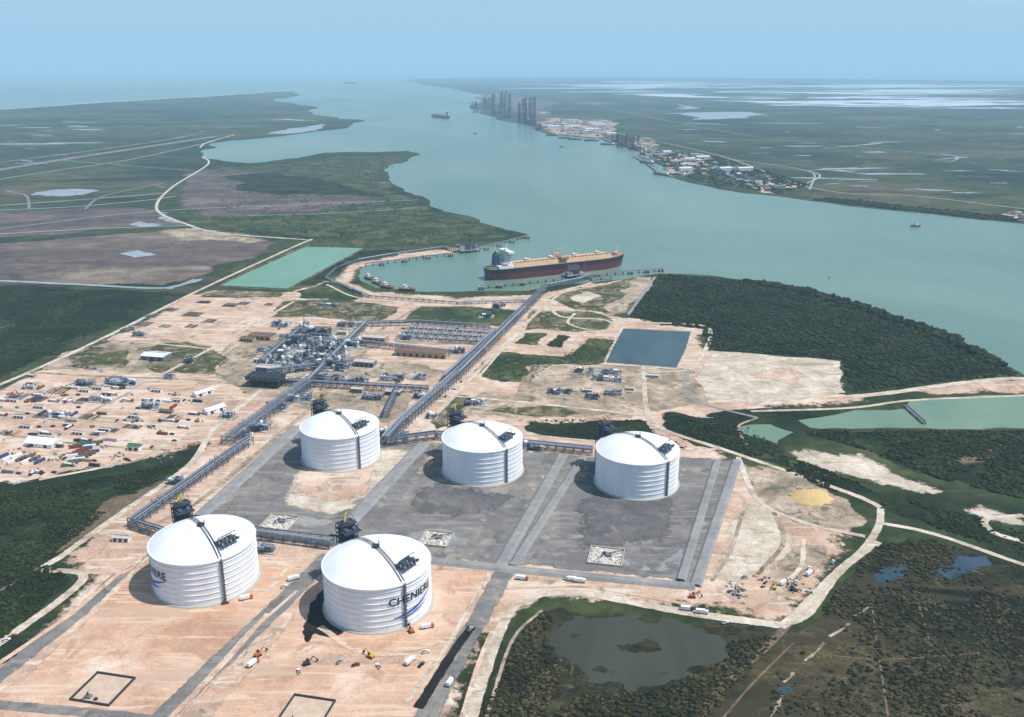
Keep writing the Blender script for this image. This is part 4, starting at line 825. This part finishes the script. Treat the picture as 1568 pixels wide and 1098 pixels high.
# ---------------- town
def town(px,n,seed,smin=8,smax=26,nm='town_buildings'):
    r=random.Random(seed); b=MB(); us=[p[0] for p in px]; vv=[p[1] for p in px]; k=0
    while k<n:
        u=r.uniform(min(us),max(us)); v=r.uniform(min(vv),max(vv))
        if not inpoly(np.array([[u,v]]),px)[0]: continue
        x,y=G(u,v); s=r.uniform(smin,smax)*(1 if r.random()<.8 else 1.7); b.gable(x,y,0.2,s*r.uniform(1,2.4),s,r.uniform(3,8),r.uniform(1,4),r.choice([0,1,2]),r.choice([0,1,1,2,2,3,4]),r.choice([0.3,0.3+1.57])+r.uniform(-.1,.1)); k+=1
    b.obj(nm,[pm('town_white',C(206,206,204,1),0.6),pm('town_grey',C(150,152,156),0.7),pm('town_tan',C(190,160,130),0.8),pm('town_brown',C(130,100,86),0.8),pm('town_blue',C(110,130,160),0.7)])
poly('town_ground',[(815,188),(850,180),(925,185),(945,200),(925,212),(870,207),(830,201)],M_tan,6,40); poly('town_ground',[(975,228),(1010,222),(1100,240),(1165,262),(1240,284),(1238,290),(1195,300),(1120,288),(1060,276),(1025,262),(1000,246)],M_grass,6,40,0.05)
poly('town_ground',[(1155,278),(1240,286),(1200,300),(1160,296)],M_sand,7,30); poly('town_ground',[(720,150),(760,140),(830,150),(850,178),(830,190),(760,165)],M_mud,6,40,0.05)
poly('town_ground',[(1010,240),(1060,238),(1090,250),(1040,262)],M_sand,7,30); poly('town_ground',[(1020,258),(1055,256),(1060,272),(1035,268)],M_sand,7,20)
poly('town_ground',[(930,214),(1000,218),(1012,240),(985,236),(950,224)],M_tan,7,30)
town([(830,182),(930,186),(940,205),(870,206)],120,3,16,44); town([(980,230),(1010,224),(1080,240),(1070,262),(1050,272),(1010,252)],45,4,9,24); town([(1080,240),(1100,242),(1160,264),(1150,280),(1070,270)],30,14,6,13); town([(1160,265),(1235,285),(1190,296),(1120,285)],14,5,7,14)
town([(730,150),(760,142),(820,152),(835,178),(760,164)],40,6,18,50); town([(1530,330),(1568,325),(1600,345),(1568,342)],22,7,7,14); town([(960,210),(1000,215),(1000,226),(975,228)],24,8,14,36)
for px,sx,sy in (((1075,244),60,34),((1110,262),50,30),((1048,262),50,40),((1140,262),60,26),((1020,236),40,34),((905,200),90,50),((875,196),110,50),((846,196),80,40),((935,207),60,40),((1055,247),44,24)):
    building('dock_warehouse',px,sx,sy,12,4,pm('town_white',0),pm('town_white',0),0.3)
ribbon('road',[(830,180),(950,205),(1100,238),(1245,288),(1400,300),(1568,320)],8,M_pale,8); ribbon('road',[(1050,235),(1240,262),(1230,285)],7,M_pale,8)
# ---------------- shrubs: one object per mass
ico=bmesh.new(); bmesh.ops.create_icosphere(ico,subdivisions=1,radius=1); IV=np.array([v.co[:] for v in ico.verts]); IF=[[v.index for v in f.verts] for f in ico.faces]; ico.free()
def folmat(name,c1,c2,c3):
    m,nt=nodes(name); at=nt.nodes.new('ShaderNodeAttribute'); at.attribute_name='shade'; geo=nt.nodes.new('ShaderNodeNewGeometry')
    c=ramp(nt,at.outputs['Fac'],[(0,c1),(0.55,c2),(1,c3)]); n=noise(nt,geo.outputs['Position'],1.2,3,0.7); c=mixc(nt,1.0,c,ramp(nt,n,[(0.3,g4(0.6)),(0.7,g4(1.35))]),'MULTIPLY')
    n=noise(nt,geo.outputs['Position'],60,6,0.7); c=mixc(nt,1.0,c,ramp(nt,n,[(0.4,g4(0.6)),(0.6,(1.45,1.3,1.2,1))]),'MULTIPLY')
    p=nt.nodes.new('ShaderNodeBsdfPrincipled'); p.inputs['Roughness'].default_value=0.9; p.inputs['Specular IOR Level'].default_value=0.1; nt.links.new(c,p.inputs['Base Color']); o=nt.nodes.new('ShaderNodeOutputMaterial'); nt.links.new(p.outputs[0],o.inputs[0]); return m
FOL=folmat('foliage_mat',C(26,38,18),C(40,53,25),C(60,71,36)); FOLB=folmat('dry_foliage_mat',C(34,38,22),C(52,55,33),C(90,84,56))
def shrubs(name,px,n,s0,s1,mat,seed,clump=0.0,hk=0.45):
    r=np.random.RandomState(seed); w=GP(px); P=np.array(w); mn,mx=P.min(0),P.max(0); pts=np.zeros((0,2))
    while len(pts)<n:
        Q=r.uniform(mn,mx,(n*3,2)); Q=Q[inpoly(Q,w)]
        if clump:
            f=np.sin(Q[:,0]/37+np.sin(Q[:,1]/23)*2)+np.sin(Q[:,1]/41+np.sin(Q[:,0]/19)*2)+0.7*np.sin(Q[:,0]/11)*np.sin(Q[:,1]/13); Q=Q[f+r.normal(0,.8,len(Q))>clump]
        pts=np.vstack([pts,Q])
    pts=pts[:n]; nv=len(IV); V=np.zeros((n,nv,3)); s=s0+(s1-s0)*r.uniform(0,1,n)**2.2
    jit=1+r.uniform(-.4,.4,(n,nv)); a=r.uniform(0,6.28,n)
    X=IV[None,:,:]*jit[:,:,None]; ca,sa=np.cos(a)[:,None],np.sin(a)[:,None]
    V[:,:,0]=(X[:,:,0]*ca-X[:,:,1]*sa)*s[:,None]*1.3+pts[:,0,None]; V[:,:,1]=(X[:,:,0]*sa+X[:,:,1]*ca)*s[:,None]+pts[:,1,None]; V[:,:,2]=(X[:,:,2]*hk+hk*0.5)*s[:,None]
    Fa=(np.array(IF)[None]+np.arange(n)[:,None,None]*nv).reshape(-1,3)
    me=bpy.data.meshes.new(name); me.vertices.add(n*nv); me.vertices.foreach_set('co',V.reshape(-1)); me.loops.add(len(Fa)*3); me.loops.foreach_set('vertex_index',Fa.reshape(-1)); me.polygons.add(len(Fa)); me.polygons.foreach_set('loop_start',np.arange(len(Fa))*3); me.polygons.foreach_set('loop_total',np.full(len(Fa),3)); me.update(calc_edges=True)
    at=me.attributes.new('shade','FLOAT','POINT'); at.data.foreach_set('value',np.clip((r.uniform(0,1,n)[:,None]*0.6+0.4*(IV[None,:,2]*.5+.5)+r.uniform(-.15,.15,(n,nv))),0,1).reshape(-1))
    me.materials.append(mat); o=bpy.data.objects.new(name,me); COL.objects.link(o)
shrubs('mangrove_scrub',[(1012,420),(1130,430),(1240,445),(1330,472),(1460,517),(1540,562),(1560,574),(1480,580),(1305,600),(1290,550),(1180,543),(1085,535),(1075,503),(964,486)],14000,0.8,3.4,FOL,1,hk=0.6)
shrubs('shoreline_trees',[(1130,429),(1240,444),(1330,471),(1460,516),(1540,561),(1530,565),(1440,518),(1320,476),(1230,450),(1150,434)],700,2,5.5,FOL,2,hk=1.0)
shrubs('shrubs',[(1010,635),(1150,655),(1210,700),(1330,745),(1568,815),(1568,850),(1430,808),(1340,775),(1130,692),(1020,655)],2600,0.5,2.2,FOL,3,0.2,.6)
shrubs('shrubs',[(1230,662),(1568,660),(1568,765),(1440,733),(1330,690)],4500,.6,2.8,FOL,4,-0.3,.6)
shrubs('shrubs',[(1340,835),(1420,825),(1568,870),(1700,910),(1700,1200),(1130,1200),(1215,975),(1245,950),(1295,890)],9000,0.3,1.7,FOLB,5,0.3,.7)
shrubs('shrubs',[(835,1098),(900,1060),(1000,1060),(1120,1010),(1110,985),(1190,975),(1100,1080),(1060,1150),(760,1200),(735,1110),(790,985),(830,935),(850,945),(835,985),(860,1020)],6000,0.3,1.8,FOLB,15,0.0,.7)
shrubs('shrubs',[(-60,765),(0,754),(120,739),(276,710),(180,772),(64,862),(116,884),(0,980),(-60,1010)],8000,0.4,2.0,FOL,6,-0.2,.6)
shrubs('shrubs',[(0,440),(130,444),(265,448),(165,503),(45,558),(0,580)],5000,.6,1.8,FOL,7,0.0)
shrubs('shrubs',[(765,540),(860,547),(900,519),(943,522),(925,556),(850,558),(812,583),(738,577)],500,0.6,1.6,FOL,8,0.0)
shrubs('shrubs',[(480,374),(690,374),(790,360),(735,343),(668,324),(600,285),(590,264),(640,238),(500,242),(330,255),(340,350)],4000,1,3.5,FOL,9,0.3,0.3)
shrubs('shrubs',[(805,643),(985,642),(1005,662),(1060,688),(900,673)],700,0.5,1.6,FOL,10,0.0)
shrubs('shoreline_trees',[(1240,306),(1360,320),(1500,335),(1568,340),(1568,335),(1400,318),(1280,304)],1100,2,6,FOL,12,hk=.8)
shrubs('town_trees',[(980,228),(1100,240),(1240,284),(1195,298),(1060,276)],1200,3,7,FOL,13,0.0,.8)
for o in [o for o in bpy.data.objects if o.name.startswith('tmp')]: bpy.data.objects.remove(o)
